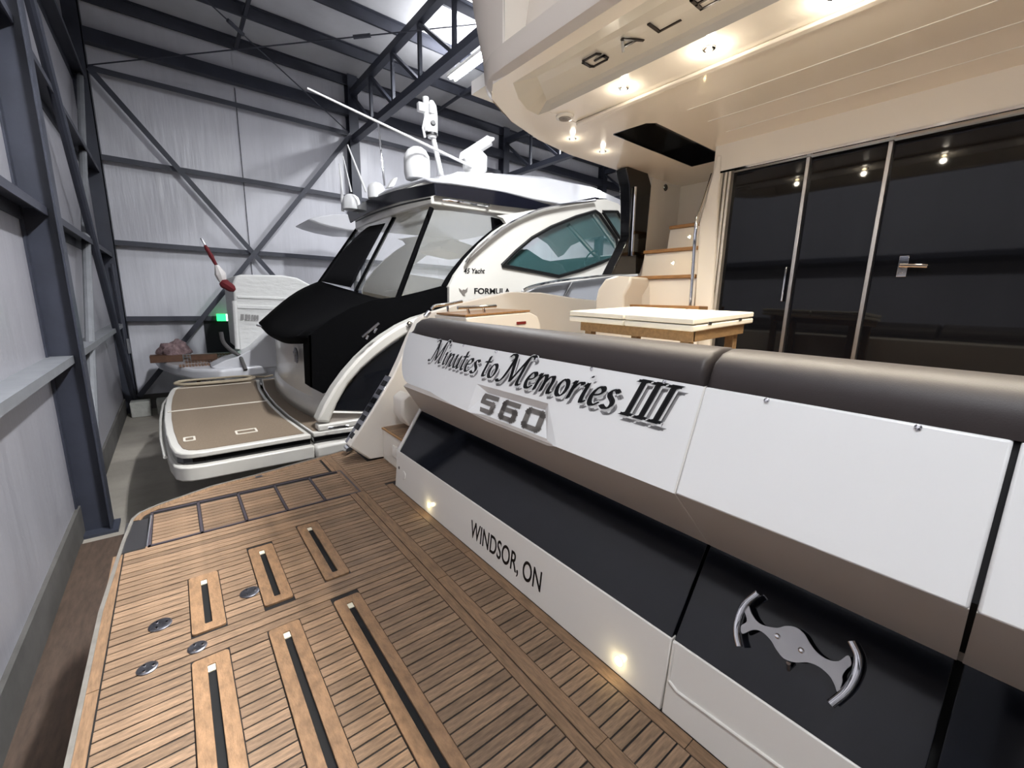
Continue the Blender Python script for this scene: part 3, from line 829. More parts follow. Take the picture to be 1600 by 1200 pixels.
# pillar between stairs and doors
pil = [at(1084, 500, x=3.55), at(1092, 350, x=3.55), at(1116, 262, x=3.55), at(1120, 242, x=3.55), at(1127, 242, x=3.55), at(1122, 320, x=3.55), at(1116, 420, x=3.55), at(1108, 560, x=3.55), at(1082, 560, x=3.55)]
MB().plate(pil, (.5, 0, 0)).build('door_pillar', 'gelcoat_cream', Y1, bevel=.012)
MB().box(3.56, 3.9, -1.3, 1.9, 2.5, 2.72).build('door_header', 'gelcoat_cream', Y1, bevel=.01)
MB().box(3.555, 3.575, -1.3, 1.84, 2.488, 2.503).build('door_head_trim', 'chrome', Y1)
for y in (1.83, 1.795, 1.765):
    MB().box(3.57, 3.64, y - .011, y + .011, .55, 2.49).build('door_jamb', 'jamb_steel', Y1, bevel=.004)
for i, (y0, y1, xx) in enumerate(((1.24, 1.755, 3.62), (.80, 1.235, 3.645), (-.1, .795, 3.67), (-1.3, -.11, 3.69))):
    dp = MB().box(xx, xx + .02, y0, y1, .57, 2.487).build('glass_door', 'door_glass', Y1)
    MB().box(xx - .012, xx + .03, y0 - .012, y0 + .012, .57, 2.487).build('door_stile', 'satin_steel', dp, bevel=.003)
    if i == 0:
        MB().box(xx - .03, xx - .012, y0 + .03, y0 + .042, 1.49, 1.74).build('door_pull', 'chrome', dp, bevel=.003)
    if i == 2:
        a = at(1414, 400, x=xx); c = at(1400, 433, x=xx)
        MB().box(xx - .015, xx, a.y - .025, a.y + .022, c.z, a.z).build('lock_plate', 'chrome', dp, bevel=.002)
        MB().tube([(xx - .04, a.y + .01, a.z - .06), (xx - .04, a.y - .12, a.z - .07)], .011, 10).build('lever', 'chrome', dp)
        MB().lathe((xx - .015, a.y + .005, c.z + .035), [(.014, 0), (.012, .008)], 14, (-1, 0, 0)).build('lock_barrel', 'chrome', dp)
MB().box(3.58, 3.7, -1.3, 1.84, .52, .57).build('door_sill', 'chrome', Y1)
# cabin behind the doors (dark saloon shell) and house roof
MB().box(3.9, 8, -1.4, 1.85, .5, .52).build('saloon_sole', 'helm_dark', Y1)
MB().box(5.0, 5.6, -.6, .9, .55, 1.3).build('saloon_sofa', 'helm_dark', Y1, bevel=.05)

# ---- fly deck overhang
ZU = 2.7
ov_port = [(1.62, 2.27), (1.72, 2.42), (2.03, 2.61), (2.4, 2.74), (2.83, 2.815), (3.57, 2.815), (5.2, 2.815)]
def pxy(x):
    for (a, b_), (c, d_) in zip(ov_port[:-1], ov_port[1:]):
        if a <= x <= c: return b_ + (d_ - b_) * (x - a) / (c - a)
    return ov_port[-1][1]
# underside bands
SB = -1.4
rec_x0, rec_x1 = 1.79, 2.115
def band(xa, xb, za, zb, name, m, n=10, ymax=None):
    rows = []
    for i in range(n + 1):
        x = xa + (xb - xa) * i / n; z = za + (zb - za) * i / n
        y1 = pxy(x) if ymax is None else min(ymax(x), pxy(x))
        rows.append([(x, SB, z), (x, 0, z), (x, y1 * .6, z), (x, y1, z)])
    return MB().grid(rows).build(name, m, Y1, smooth=True, solid=-.02)
hx0, hx1, hy0, hy1 = 2.74, 3.9, 1.95, 2.29
HH = [Vector((hx0, hy1 - .02, ZU)), Vector((hx0 + .02, hy0 + .05, ZU)), Vector((hx0 + .07, hy0, ZU)), Vector((hx1, hy0, ZU)), Vector((hx1, hy1, ZU)), Vector((hx0 + .02, hy1, ZU))]
outer = [Vector((x, y, ZU)) for x, y in ov_port] + [Vector((5.2, SB, ZU)), Vector((2.385, SB, ZU)), Vector((2.385, 2.32, ZU)), Vector((2.115, 2.32, ZU)), Vector((2.1, 2.405, ZU)), Vector((1.99, 2.39, ZU)), Vector((1.85, 2.31, ZU)), Vector((1.70, 2.18, ZU)), Vector((1.70, SB, ZU)), Vector((1.615, SB, ZU))]
MB().plate(outer, (0, 0, .02), [HH]).build('fly_underside', 'fly_gelcoat', Y1)
# raised light panel between recess and ridge, recess floor with lettering
MB().box(2.115, 2.385, SB, 2.32, ZU + .002, ZU + .022).build('light_panel', 'fly_gelcoat', Y1)
MB().plate([(2.37, SB, ZU), (2.37, 2.3, ZU), (2.395, 2.33, ZU), (2.42, 2.3, ZU), (2.42, SB, ZU)], (0, 0, -.018)).build('ceiling_ridge', 'fly_gelcoat', Y1, bevel=.008)
rz = ZU + .07
R0 = [(1.70, SB, ZU), (1.70, 2.18, ZU), (1.85, 2.31, ZU), (1.99, 2.39, ZU), (2.1, 2.405, ZU), (2.115, 2.32, ZU), (2.115, SB, ZU)]
R1 = [(1.86, SB, rz), (1.86, 2.15, rz), (1.93, 2.2, rz), (2.02, 2.26, rz), (2.08, 2.3, rz - .02), (2.10, 2.28, ZU + .03), (2.10, SB, ZU + .03)]
MB().add(R0 + R1, [(k, k + 1, k + 8, k + 7) for k in range(6)] + [(7, 8, 9, 10, 11, 12, 13)]).build('name_recess', 'recess_gelcoat', Y1)
# ceiling lines in the main panel
for x in (2.78, 3.05, 3.32):
    MB().box(x - .004, x + .004, SB, 1.7, ZU - .003, ZU).build('ceiling_seam', 'gelcoat', Y1)
# after skirt of the fly deck and the moulded side above
path1 = [(1.615, SB), (1.615, 0), (1.617, 1.4), (1.62, 2.12), (1.63, 2.24), (1.67, 2.35), (1.75, 2.45), (1.88, 2.53), (2.03, 2.61), (2.4, 2.74), (2.83, 2.815), (3.57, 2.815), (5.2, 2.815)]
def skirt_row(path, dx, dy, dz):
    row = []
    for x, y in path:
        w = 1 if x < 1.64 else max(0, 1 - (x - 1.64) / .35)
        v = 0 if y < 2.15 else min(1, (y - 2.15) / .2)
        row.append((x - dx * w, y + dy * v, ZU + dz))
    return row
def skirt(levels, path, name, m):
    return MB().grid([skirt_row(path, *l) for l in levels]).build(name, m, Y1, smooth=True, angle=28)
skirt([(0, 0, 0), (.03, .02, .03), (.034, .03, .045), (.03, .05, .15)], path1, 'fly_skirt', 'fly_side')
skirt([(.03, .05, .15), (.035, .16, .5), (.03, .3, 1.2)], path1[3:], 'fly_bulwark', 'fly_side')
skirt([(.03, .05, .15), (-.1, .05, .17), (-.16, .05, .55), (-.06, .05, .62), (.03, .05, .66), (.0, .05, 1.2)], path1[:4], 'fly_recess', 'fly_side')
MB().plate([(1.59, 2.12, ZU + .15), (1.72, 2.12, ZU + .17), (1.78, 2.12, ZU + .55), (1.68, 2.12, ZU + .62), (1.585, 2.12, ZU + .6)], (0, .02, 0)).build('recess_end', 'fly_gelcoat', Y1)
MB().box(1.75, 5.2, SB, 2.7, ZU + .12, ZU + .2).build('fly_floor', 'gelcoat', Y1)
# smoked hatch over the stairs
hp_ = [tuple(p + Vector((0, 0, .0))) for p in HH]
MB().grid([[p for p in HH + [HH[0]]], [p + Vector((0, 0, .12)) for p in HH + [HH[0]]]]).build('hatch_coaming', 'black_gloss', Y1, solid=.01)
MB().plate([p + Vector((0, 0, .1)) for p in HH], (0, 0, .02)).build('stair_hatch', 'black_gloss', Y1, label='smoked hatch over the stairs')
# speaker in the underside
sp_c = (2.25, 2.296, ZU)
spk = MB().lathe(sp_c, [(.062, 0), (.062, .012), (.05, .016)], 28, (0, 0, -1)).build('ceiling_speaker', 'gelcoat', Y1, smooth=True)
MB().lathe((2.25, 2.296, ZU - .012), [(.046, 0), (.04, .008), (.01, .004)], 24, (0, 0, -1)).build('speaker_grille', 'warm_grey_gelcoat', spk, smooth=True)
# fly deck letters G A L E
GL = {'G': [[(.95, .8), (.85, 1), (.12, 1), (0, .85), (0, .15), (.12, 0), (.85, 0), (.97, .12), (.97, .48), (.5, .48)]],
      'A': [[(0, 0), (.5, 1), (1, 0)], [(.24, .3), (.78, .3)]], 'L': [[(0, 1), (0, 0), (.9, 0)]],
      'E': [[(.95, 1), (0, 1), (0, 0), (.95, 0)], [(0, .52), (.8, .52)]]}
for i, ch in enumerate('GALE'):
    b = MB()
    for q in strokes(GL[ch], .13):
        f = [Vector((2.005 - .085 * p.y, 1.845 - .214 * i - .12 * p.x, rz - .012)) for p in q]
        b.add(f + [v + Vector((0, 0, -.006)) for v in f], [(4, 5, 6, 7), (0, 1, 5, 4), (1, 2, 6, 5), (2, 3, 7, 6), (3, 0, 4, 7)])
    b.build('deck_letter', 'fly_letter', Y1, label='dark raised letter %s under the fly deck' % ch)
# warm downlights
def downlight(x, y, k=1.0):
    o = MB().lathe((x, y, ZU + .002), [(.03, 0), (.03, .006), (.024, .008)], 20, (0, 0, -1)).build('downlight', 'chrome', Y1, smooth=True)
    MB().lathe((x, y, ZU - .0065), [(.016, 0), (.012, .004)], 16, (0, 0, -1)).build('lens', 'spot_lens', o)
    for nm, ty, w, dz in (('downlight_beam', 'SPOT', 1.0, .02), ('lens_glow', 'POINT', .03, .045)):
        l = bpy.data.lights.new(nm, ty); l.energy = SPOT_W * k * w; l.color = (1, .9, .74); l.shadow_soft_size = .02
        if ty == 'SPOT': l.spot_size = math.radians(150); l.spot_blend = .8
        lo = bpy.data.objects.new(nm, l); COL.objects.link(lo); lo.parent = Y1; lo.location = Vector((x, y, ZU - dz)) - wpos(Y1)
for x, y, k in ((2.225, 1.274, 1.6), (2.231, 1.792, 1.1), (2.583, 2.542, .35), (2.977, 2.57, .35), (2.25, .76, 1.7), (2.25, .24, 1.7), (2.25, -.28, 1.7)):
    downlight(x, y, k)

# ---- folding table standing in the cockpit
tb = thing('cockpit_table', 'white folding table with wooden frame standing behind the grey bolster', 'table', (2.2, 1.43, .55))
tx0, tx1, ty0, ty1 = 1.9, 2.54, 1.03, 1.83
def tz(x, y, z): return z + (x - 1.9) * .05 + (y - 1.03) * .015
def leaf(x0, x1, y0, y1, z0, z1, nm):
    b = MB().box(x0, x1, y0, y1, z0, z1)
    b.v = [(x, y, tz(x, y, z)) for x, y, z in b.v]
    return b.build(nm, 'table_white', tb, bevel=.006)
leaf(tx0, tx1, ty0, 1.42, 1.358, 1.386, 'table_leaf'); leaf(tx0, tx1, 1.43, ty1, 1.358, 1.386, 'table_leaf')
leaf(tx0, tx1, ty0, 1.42, 1.325, 1.353, 'table_leaf'); leaf(tx0, tx1, 1.43, ty1, 1.325, 1.353, 'table_leaf')
for x in (tx0 + .14, tx0 + .46): MB().box(x, x + .03, ty0 - .003, ty0 + .004, tz(x, ty0, 1.349), tz(x, ty0, 1.363)).build('hinge', 'satin_steel', tb)
fr = MB(); fr.box(tx0 + .05, tx1 - .06, ty0 + .02, ty0 + .045, 1.27, 1.335); fr.box(tx0 + .05, tx1 - .06, ty1 - .09, ty1 - .06, 1.27, 1.335)
fr.box(tx0 + .04, tx0 + .065, ty0 + .02, ty1 - .06, 1.27, 1.33)
fr.v = [(x, y, tz(x, y, z)) for x, y, z in fr.v]
fr.build('apron', 'raw_wood', tb, bevel=.002)
for x, y in ((tx0 + .07, ty0 + .05), (tx0 + .07, ty1 - .12), (tx1 - .1, ty0 + .05), (tx1 - .1, ty1 - .12)):
    MB().box(x, x + .045, y, y + .05, .55, 1.3).build('leg', 'raw_wood', tb, bevel=.003)

# ================================================================ SECOND YACHT (boat two)
Y2 = thing('motor_yacht', 'white express cruiser with black canvas cover and radar on its hardtop', 'boat', (1.2, 6.6, FZ))
CY = 6.6
def mir(p): return Vector((p[0], 2 * CY - p[1], p[2]))
rows = []
for x, hw, zk, zd in ((1.35, 1.5, FZ + .3, -.05), (2.4, 1.5, FZ + .1, 1.0), (4.5, 1.8, FZ, 1.3), (7, 1.6, FZ, 1.5), (9.5, .9, FZ + .2, 1.6), (11.2, .1, FZ + .9, 1.65)):
    rows.append([(x, CY - hw, zd), (x, CY - hw * .92, -.3), (x, CY, zk), (x, CY + hw * .92, -.3), (x, CY + hw, zd)])
MB().grid(rows).build('hull', 'hull_white', Y2, smooth=True, solid=.03)
def outline2(off):
    return [(-.06 - off, 4.73 - off), (1.03, 4.73 - off)]
ext = [(1.035, 4.73), (.1, 4.73), (0, 4.745), (-.07, 4.79), (-.115, 4.87), (-.15, 5.1), (-.185, 5.6), (-.205, 6.2), (-.205, 7.0), (-.185, 7.6), (-.15, 8.1), (-.115, 8.33), (-.07, 8.41), (0, 8.455), (.1, 8.47), (1.1, 8.47)]
seam = [(1.08, 8.47), (.98, 7.6), (.945, 6.9), (.94, 6.3), (.96, 5.6), (1.03, 4.76)]
exto = ext[:-1] + seam
def inset(pts, k, c): return [(c[0] + (x - c[0]) * k[0], c[1] + (y - c[1]) * k[1]) for x, y in pts]
slab = MB().plate([(x, y, -.055) for x, y in exto], (0, 0, .052)).build('swim_platform', 'formula_white', Y2, bevel=.012)
MB().plate([(x, y, -.003) for x, y in inset(exto, (.9, .962), (.5, CY))], (0, 0, .005)).build('deck_mat', 'deck_weave', slab)
MB().plate([(x, y, -.12) for x, y in inset(exto, (.985, .99), (.5, CY))], (0, 0, .065)).build('black_stripe', 'black_gloss', slab)
MB().plate([(x, y, -.26) for x, y in inset(exto, (1.03, 1.028), (.5, CY))], (0, 0, .14)).build('lower_ledge', 'formula_white', slab, bevel=.03)
fixo = list(reversed([(x + .035, y) for x, y in seam])) + [(1.5, 8.47), (2.6, 8.47), (2.6, 4.73), (1.5, 4.73)]
fx = MB().plate([(x, y, -.055) for x, y in fixo], (0, 0, .052)).build('fixed_platform', 'formula_white', Y2, bevel=.01)
MB().plate([(x, y, -.003) for x, y in inset(fixo, (.97, .965), (1.5, CY))], (0, 0, .005)).build('deck_mat', 'deck_weave', fx)
MB().box(1.06, 2.6, 4.745, 8.45, -.12, -.055).build('black_stripe', 'black_gloss', fx)
MB().box(1.05, 2.6, 4.64, 8.55, -.26, -.12).build('lower_ledge', 'formula_white', fx, bevel=.03)
for y, w in ((6.63, .05), (8.22, .04)):
    MB().box(-.17 if y < 7 else -.1, .92, y - w / 2, y + w / 2, .001, .004).build('deck_line', 'deck_line', slab)
for px, py, w in ((296, 686, .1), (385, 674, .2)):
    c = at(px, py, z=.004)
    o = MB().plate([(x, y, .003) for x, y in rrect(c.x, c.y, w / 2, .075, .015)], (0, 0, .006), [[(x, y, .003) for x, y in rrect(c.x, c.y, w / 2 - .018, .057, .012)]]).build('hatch_pull', 'deck_line', slab)
MB().tube([(-.2, 5.2, -.14), (-.235, 5.8, -.12), (-.25, 6.6, -.1), (-.235, 7.6, -.1), (-.17, 8.3, -.12)], .018, 8).build('rub_tube', 'formula_white', slab, smooth=True)
# transom body
def tb_x(y): return 1.17 + .062 * ((y - CY)) ** 2
ysb = [5.04 + .13 * i for i in range(26)]
MB().grid([[(tb_x(y) - .05, y, .0), (tb_x(y) - .05, y, .1), (tb_x(y) - .03, y, .2), (tb_x(y), y, .24), (tb_x(y) + .01, y, .6), (tb_x(y) + .02, y, .86), (tb_x(y) + .2, y, .88)] for y in ysb]).build('transom', 'formula_white', Y2, smooth=True, solid=.03)
c = at(466, 555, x=1.19); lg = MB().lathe(c + Vector((-.02, 0, 0)), [(.1, 0), (.1, .012), (.085, .016)], 28, (-1, 0, 0)).build('round_badge', 'disc_steel', Y2, smooth=True)
for a in range(3):
    MB().bar(c + Vector((-.042, 0, 0)), c + Vector((-.042, .08 * math.cos(a * 2.1 + .5), .08 * math.sin(a * 2.1 + .5))), .012, .012).build('badge_mark', 'grey_print', lg)
MB().lathe(at(479, 587, x=1.2), [(.03, -.02), (.03, .012), (.02, .018)], 16, (-1, 0, 0)).build('shore_inlet', 'satin_steel', Y2)
MB().tube([at(443, 530, x=1.3), at(443, 575, x=1.3)], .02, 8).build('stern_rail', 'chrome', Y2)
# canvas cover: sheet over the after seats and the side flap
top = [at(500, 440, y=8.3), at(525, 449, y=7.5), at(548, 456, y=6.8), at(590, 467, y=5.8), at(622, 466, y=5.06)]
bot = [at(405, 503, y=8.75), at(418, 516, y=8.0), at(440, 527, x=1.13), at(462, 528, x=1.08), at(483, 525, y=5.03)]
rows = []
for i in range(len(top)):
    a, b_ = top[i], bot[i]
    r = []
    for j in range(9):
        t = j / 8
        p = a.lerp(b_, t); p.z += .07 * math.sin(math.pi * t) + .015 * math.sin(5 * t + i); r.append(p)
    r.append(r[-1] + Vector((.03, 0, -.08)))
    rows.append(r)
fine = []
for j in range(len(rows[0])): fine.append(smooth_path([r[j] for r in rows], 5))
MB().grid(fine).build('cockpit_cover', 'canvas_black', Y2, smooth=True, solid=.012, angle=80)
flap_px = [(483, 524), (485, 605), (505, 615), (514, 612), (524, 600), (545, 575), (566, 552), (590, 532), (615, 514), (650, 497), (680, 488), (704, 482), (702, 450), (690, 447), (660, 455), (622, 464), (585, 468), (550, 480), (515, 500)]
MB().plate([at(x, y, y=5.0) for x, y in flap_px], (0, .03, 0)).build('cover_flap', 'canvas_black', Y2)
fl_x = at(483, 560, y=5.0).x
MB().plate([at(483, 524, y=5.0), at(485, 605, y=5.0), at(485, 605, y=5.0) + Vector((.0, .25, 0)), at(483, 524, y=5.0) + Vector((0, .3, 0))], (.02, 0, 0)).build('cover_flap', 'canvas_black', Y2)
MB().tube(smooth_path([at(402, 508, y=8.7), at(415, 512, y=8.4), at(430, 520, y=7.7)], 4), .02, 8).build('seat_rail', 'chrome', Y2, smooth=True)
# after enclosure
A0, A1 = at(675, 326, y=5.12), at(622, 467, y=5.05)
B0, B1 = at(564, 350, y=8.05), at(500, 441, y=8.3)
def enc(u, v, h=0):
    p = (A0.lerp(A1, v)).lerp(B0.lerp(B1, v), u)
    n = (A1 - A0).cross(B0 - A0).normalized()
    if n.x > 0: n = -n
    return p + n * h
def enc_panel(u0, u1, name, m, v0=0, v1=1, h=0, n=6):
    return MB().grid([[enc(u0 + (u1 - u0) * i / n, v0 + (v1 - v0) * j / n, h) for j in range(n + 1)] for i in range(n + 1)]).build(name, m, Y2, smooth=True, solid=.004)
enc_panel(.03, .42, 'clear_panel', 'clear_vinyl'); enc_panel(.45, .99, 'clear_panel', 'clear_vinyl')
N_ENC = (A1 - A0).cross(B0 - A0).normalized()
for u in (.0, .43, 1.0):
    MB().tube([enc(u, .0, .006), enc(u, 1.02, .006)], .03 if u else .035, 8).build('zip_strip', 'canvas_black', Y2, smooth=True)
def mesh_top(u): return .1 + .5 * max(0, (u - .72) / .25) ** 2
MB().grid([[enc(u, mesh_top(u) + (.99 - mesh_top(u)) * k / 6, .03) for k in range(7)] for u in [.49 + .47 * q / 10 for q in range(11)]]).build('mesh_window', 'canvas_mesh', Y2, smooth=True, solid=.006)
sw = [(678, 328), (700, 329), (770, 338), (784, 344), (789, 349), (770, 362), (748, 382), (726, 406), (708, 430), (700, 446), (660, 455), (625, 465)]
MB().plate([at(x, y, y=5.06) for x, y in sw], (0, .004, 0)).build('clear_panel', 'clear_vinyl', Y2)
MB().tube(smooth_path([at(x, y, y=5.03) for x, y in ((693, 448), (704, 430), (724, 405), (748, 381), (772, 361), (786, 351))], 3), [.035] * 16, 8).build('canvas_edge', 'canvas_black', Y2, smooth=True)
MB().plate([at(x, y, y=5.04) for x, y in ((768, 339), (780, 342), (789, 349), (778, 356), (770, 361))], (0, .02, 0)).build('canvas_corner', 'canvas_black', Y2)
# wing with smoked side glass
wo_px = [(495, 660), (508, 632), (522, 608), (540, 583), (560, 560), (580, 541), (600, 525), (625, 509), (650, 497), (690, 485), (700, 495), (660, 511), (640, 520), (615, 536), (590, 555), (565, 577), (545, 600), (528, 630), (515, 662)]
MB().plate([at(x, y, y=4.78) for x, y in wo_px], (0, .2, 0)).build('quarter_wing', 'formula_white', Y2, bevel=.03, seg=3)
MB().plate([at(x, y, y=4.84) for x, y in ((517, 640), (530, 626), (546, 600), (566, 578), (592, 555), (616, 537), (641, 520), (700, 500), (760, 560), (640, 650))], (0, .02, 0)).build('quarter_glass', 'smoked_glass', Y2)
MB().plate([at(x, y, y=4.82) for x, y in ((512, 650), (518, 642), (620, 645), (620, 660), (514, 660))], (0, .02, 0)).build('quarter_panel', 'warm_grey_gelcoat', Y2)
MB().tube([at(517, 644, y=4.8), at(600, 646, y=4.8)], .012, 8).build('quarter_trim', 'gelcoat', Y2)
MB().box(1.12, 2.4, 4.76, 4.92, 0, .07).build('quarter_base', 'formula_white', Y2, bevel=.015)
MB().tube([at(513, 669, z=.04), at(545, 666, z=.04)], .016, 8).build('cleat', 'chrome', Y2)
for a, b_ in (((566, 527), (592, 505)), ((572, 530), (575, 524)), ((584, 520), (588, 513))):
    MB().tube([at(*a, y=4.74), at(*b_, y=4.74)], .015, 8).build('cleat', 'chrome', Y2, smooth=True)
MB().lathe(at(640, 507, y=4.77), [(.04, 0), (.035, .02), (.01, .03)], 16, (0, -1, 0)).build('deck_light', 'chrome', Y2, smooth=True)
# cabin sides with window openings, both sides
side_px = [(702, 520), (702, 448), (710, 430), (728, 405), (751, 380), (773, 361), (791, 349), (786, 341), (776, 337), (800, 334), (850, 325), (880, 321), (915, 313), (945, 311), (966, 318), (985, 340), (1000, 380), (1012, 420), (1012, 520)]
win_px = [(784, 415), (806, 393), (831, 372), (861, 355), (900, 339), (930, 330), (937, 335), (963, 373), (966, 399), (940, 410), (905, 423), (873, 432), (838, 425)]
win2_px = [(941, 331), (964, 331), (976, 350), (986, 378), (980, 388), (972, 378)]
SY = 4.95
so_, w1, w2 = ([at(x, y, y=SY) for x, y in q] for q in (side_px, win_px, win2_px))
def mirp(q): return [mir(p) for p in q]
MB().plate(so_, (0, .06, 0), [w1, w2]).build('cabin_side', 'formula_white', Y2)
MB().plate(mirp(so_), (0, -.06, 0), [mirp(w1), mirp(w2)]).build('cabin_side', 'formula_white', Y2)
for w in (w1, w2):
    MB().tube([p + Vector((0, -.005, 0)) for p in w] + [w[0] + Vector((0, -.005, 0))], .028, 6).build('window_seal', 'black_seal', Y2)
    MB().plate([p + Vector((0, .03, 0)) for p in w], (0, .008, 0)).build('side_window', 'tint_glass', Y2)
    MB().plate([p + Vector((0, -.03, 0)) for p in mirp(w)], (0, -.008, 0)).build('side_window', 'tint_glass', Y2)
# windscreen posts, helm and seats inside
for a, b_ in (((888, 352), (940, 410)), ((925, 335), (968, 395))):
    MB().tube([at(*a, y=6.2), at(*b_, y=6.2)], .045, 8).build('screen_post', 'satin_steel', Y2)
MB().plate([at(x, y, y=6.0) for x, y in ((900, 430), (915, 410), (935, 402), (990, 395), (990, 440), (900, 440))], (0, 1.6, 0)).build('helm_dash', 'helm_dark', Y2, bevel=.05)
MB().tube([at(925, 405, y=5.8) + Vector((.17 * math.cos(a / 16 * 6.283) * .5, .17 * math.sin(a / 16 * 6.283), .17 * math.cos(a / 16 * 6.283))) for a in range(17)], .016, 8).build('steering_wheel', 'helm_dark', Y2, smooth=True)
MB().plate([at(x, y, y=5.9) for x, y in ((815, 425), (812, 400), (825, 388), (850, 405), (880, 412), (890, 430))], (0, .7, 0)).build('helm_seat', 'helm_dark', Y2, bevel=.05)
MB().plate([at(x, y, y=6.4) for x, y in ((688, 385), (706, 372), (752, 388), (740, 402), (690, 391))], (0, .8, 0)).build('cockpit_seat', 'seat_cream', Y2, bevel=.03)
MB().box(2.4, 5.2, 5.2, 8.1, .9, 1.0).build('cockpit_floor', 'seat_cream', Y2)
MB().box(3.2, 4.4, 7.2, 8.0, 1.0, 1.6).build('cockpit_seat', 'seat_cream', Y2, bevel=.06)
# hull flare panel and rails
MB().plate([at(x, y, y=4.86) for x, y in ((815, 462), (840, 449), (875, 441), (920, 436), (960, 432), (1000, 430), (1000, 520), (815, 520))], (0, .05, 0)).build('deck_flare', 'hull_grey', Y2)
MB().tube(smooth_path([at(x, y, y=4.8) for x, y in ((814, 462), (822, 452), (850, 444), (890, 438), (950, 431), (985, 426))], 4), .03, 8).build('deck_rail', 'chrome', Y2, smooth=True)
MB().tube([at(895, 438, y=4.8), at(880, 465, y=4.8)], .02, 8).build('rail_post', 'chrome', Y2)
MB().tube(smooth_path([at(x, y, y=4.9) for x, y in ((728, 411), (738, 397), (765, 373), (800, 347), (840, 329), (880, 320), (930, 313))], 4), .022, 8).build('arch_rail', 'chrome', Y2, smooth=True)
# hardtop
zt_e = [(2.72, 2.93, 3.02), (3.0, 2.96, 3.1), (3.36, 2.98, 3.27), (3.9, 3.0, 3.40), (4.43, 2.99, 3.49), (5.4, 3.02, 3.62), (6.2, 3.12, 3.65), (7.0, 3.08, 3.55), (7.5, 2.9, 3.35), (7.9, 2.6, 2.95)]
rows = []
for x, ze, zc in zt_e:
    half = [(5.12, ze), (5.3, ze + .05), (5.55, ze + (zc - ze) * .72), (6.0, zc), (6.6, zc + .03)]
    rows.append([(x, y, z) for y, z in half] + [(x, 2 * CY - y, z) for y, z in reversed(half[:-1])])
MB().grid(rows).build('hardtop_roof', 'hull_white', Y2, smooth=True, solid=.05, angle=50)
ht = MB().plate([(2.74, 5.16, 2.64), (2.68, 5.9, 2.64), (2.66, 6.6, 2.64), (2.68, 7.3, 2.64), (2.74, 8.04, 2.64), (5.0, 8.04, 2.7), (5.0, 5.16, 2.7)], (0, 0, .3)).build('hardtop', 'formula_white', Y2, bevel=.04, seg=3)
MB().plate([at(x, y, y=5.1) for x, y in ((679, 286), (780, 299), (864, 321), (880, 318), (930, 308), (950, 311), (905, 316), (872, 325), (840, 328), (780, 321), (681, 305))], (0, .02, 0)).build('navy_band', 'navy_band', Y2)
MB().plate([at(x, y, x=2.63) for x, y in ((678, 286), (620, 297), (575, 312), (542, 331), (547, 348), (577, 331), (622, 316), (680, 305))], (.02, 0, 0)).build('navy_band', 'navy_band', Y2)
MB().tube(smooth_path([at(x, y, x=2.64) for x, y in ((672, 310), (630, 319), (590, 331), (556, 346))], 4), .012, 6).build('awning_slot', 'black_seal', Y2)
MB().tube([at(692, 313, y=5.12), at(700, 313, y=5.08), at(760, 322, y=5.08), at(764, 321, y=5.12)], .016, 8).build('grab_rail', 'chrome', Y2, smooth=True)
# roof gear
def px_r(px, p): return px * (p - EYE).dot(FWD) / FPX
p = at(652, 275, y=5.9); r = px_r(20, p)
MB().lathe(p, [(r * .9, -.05), (r, .02), (r, r * 1.05), (r * .93, r * 1.45), (r * .72, r * 1.8), (r * .4, r * 2.02), (.02, r * 2.1)], 28).build('satellite_dome', 'antenna_white', Y2, smooth=True)
p = at(742, 271, y=5.7); r = px_r(19, p)
MB().lathe(p, [(r * .8, -.1), (r * .8, .0), (r, r * .3), (r, r * 1.3), (r * .6, r * 1.7)], 24).build('radar_pedestal', 'antenna_white', Y2, smooth=True)
a, b_ = at(722, 247, y=5.75), at(766, 219, y=5.55)
MB().tube(smooth_path([a, a.lerp(b_, .1), a.lerp(b_, .9), b_], 4), [.02] + [.075] * 11 + [.03], 12).build('radar_array', 'antenna_white', Y2, smooth=True)
MB().plate([at(x, y, y=5.6) for x, y in ((690, 278), (716, 268), (770, 270), (800, 285), (790, 292), (700, 285))], (0, .5, 0)).build('radar_base', 'antenna_white', Y2, bevel=.02)
mast = MB().tube([at(690, 275, y=5.9), at(677, 216, y=5.9)], .035, 10).build('mast', 'antenna_white', Y2, smooth=True)
p = at(675, 216, y=5.9); r = px_r(9, p)
MB().lathe(p, [(r * .7, 0), (r, .08), (r, .32), (r * .8, .42), (r * .3, .48)], 18).build('thermal_camera', 'antenna_white', mast, smooth=True)
MB().lathe(p + Vector((-.02, -.075, .17)), [(r * .45, 0), (r * .35, .03)], 14, (-.3, -1, 0)).build('camera_eye', 'black_seal', mast)
MB().lathe(p + Vector((0, 0, .03)), [(r * 1.02, 0), (r * 1.02, .03)], 18).build('camera_band', 'black_seal', mast)
MB().tube([at(664, 215, y=5.9), at(661, 200, y=5.9), at(665, 180, y=5.9)], .018, 8).build('mast_arm', 'antenna_white', mast, smooth=True)
MB().tube([at(667, 205, y=5.9), at(665, 152, y=5.9)], [.03, .045], 10).build('mast_light', 'antenna_white', mast)
q = at(660, 168, y=5.85)
MB().box(q.x - .07, q.x + .03, q.y - .04, q.y + .04, q.z - .06, q.z + .05).build('horn', 'antenna_white', mast, bevel=.01)
q = at(674, 170, y=5.85)
MB().box(q.x - .04, q.x + .04, q.y - .04, q.y + .04, q.z - .07, q.z + .06).build('horn', 'antenna_white', mast, bevel=.01)
MB().tube([at(745, 264, y=5.6), at(480, 138, y=5.6)], [.022, .012], 8).build('whip_antenna', 'antenna_white', Y2, smooth=True)
MB().tube([at(601, 290, y=6.2), at(591, 193, y=6.2)], .014, 8).build('antenna_prop', 'chrome', Y2)
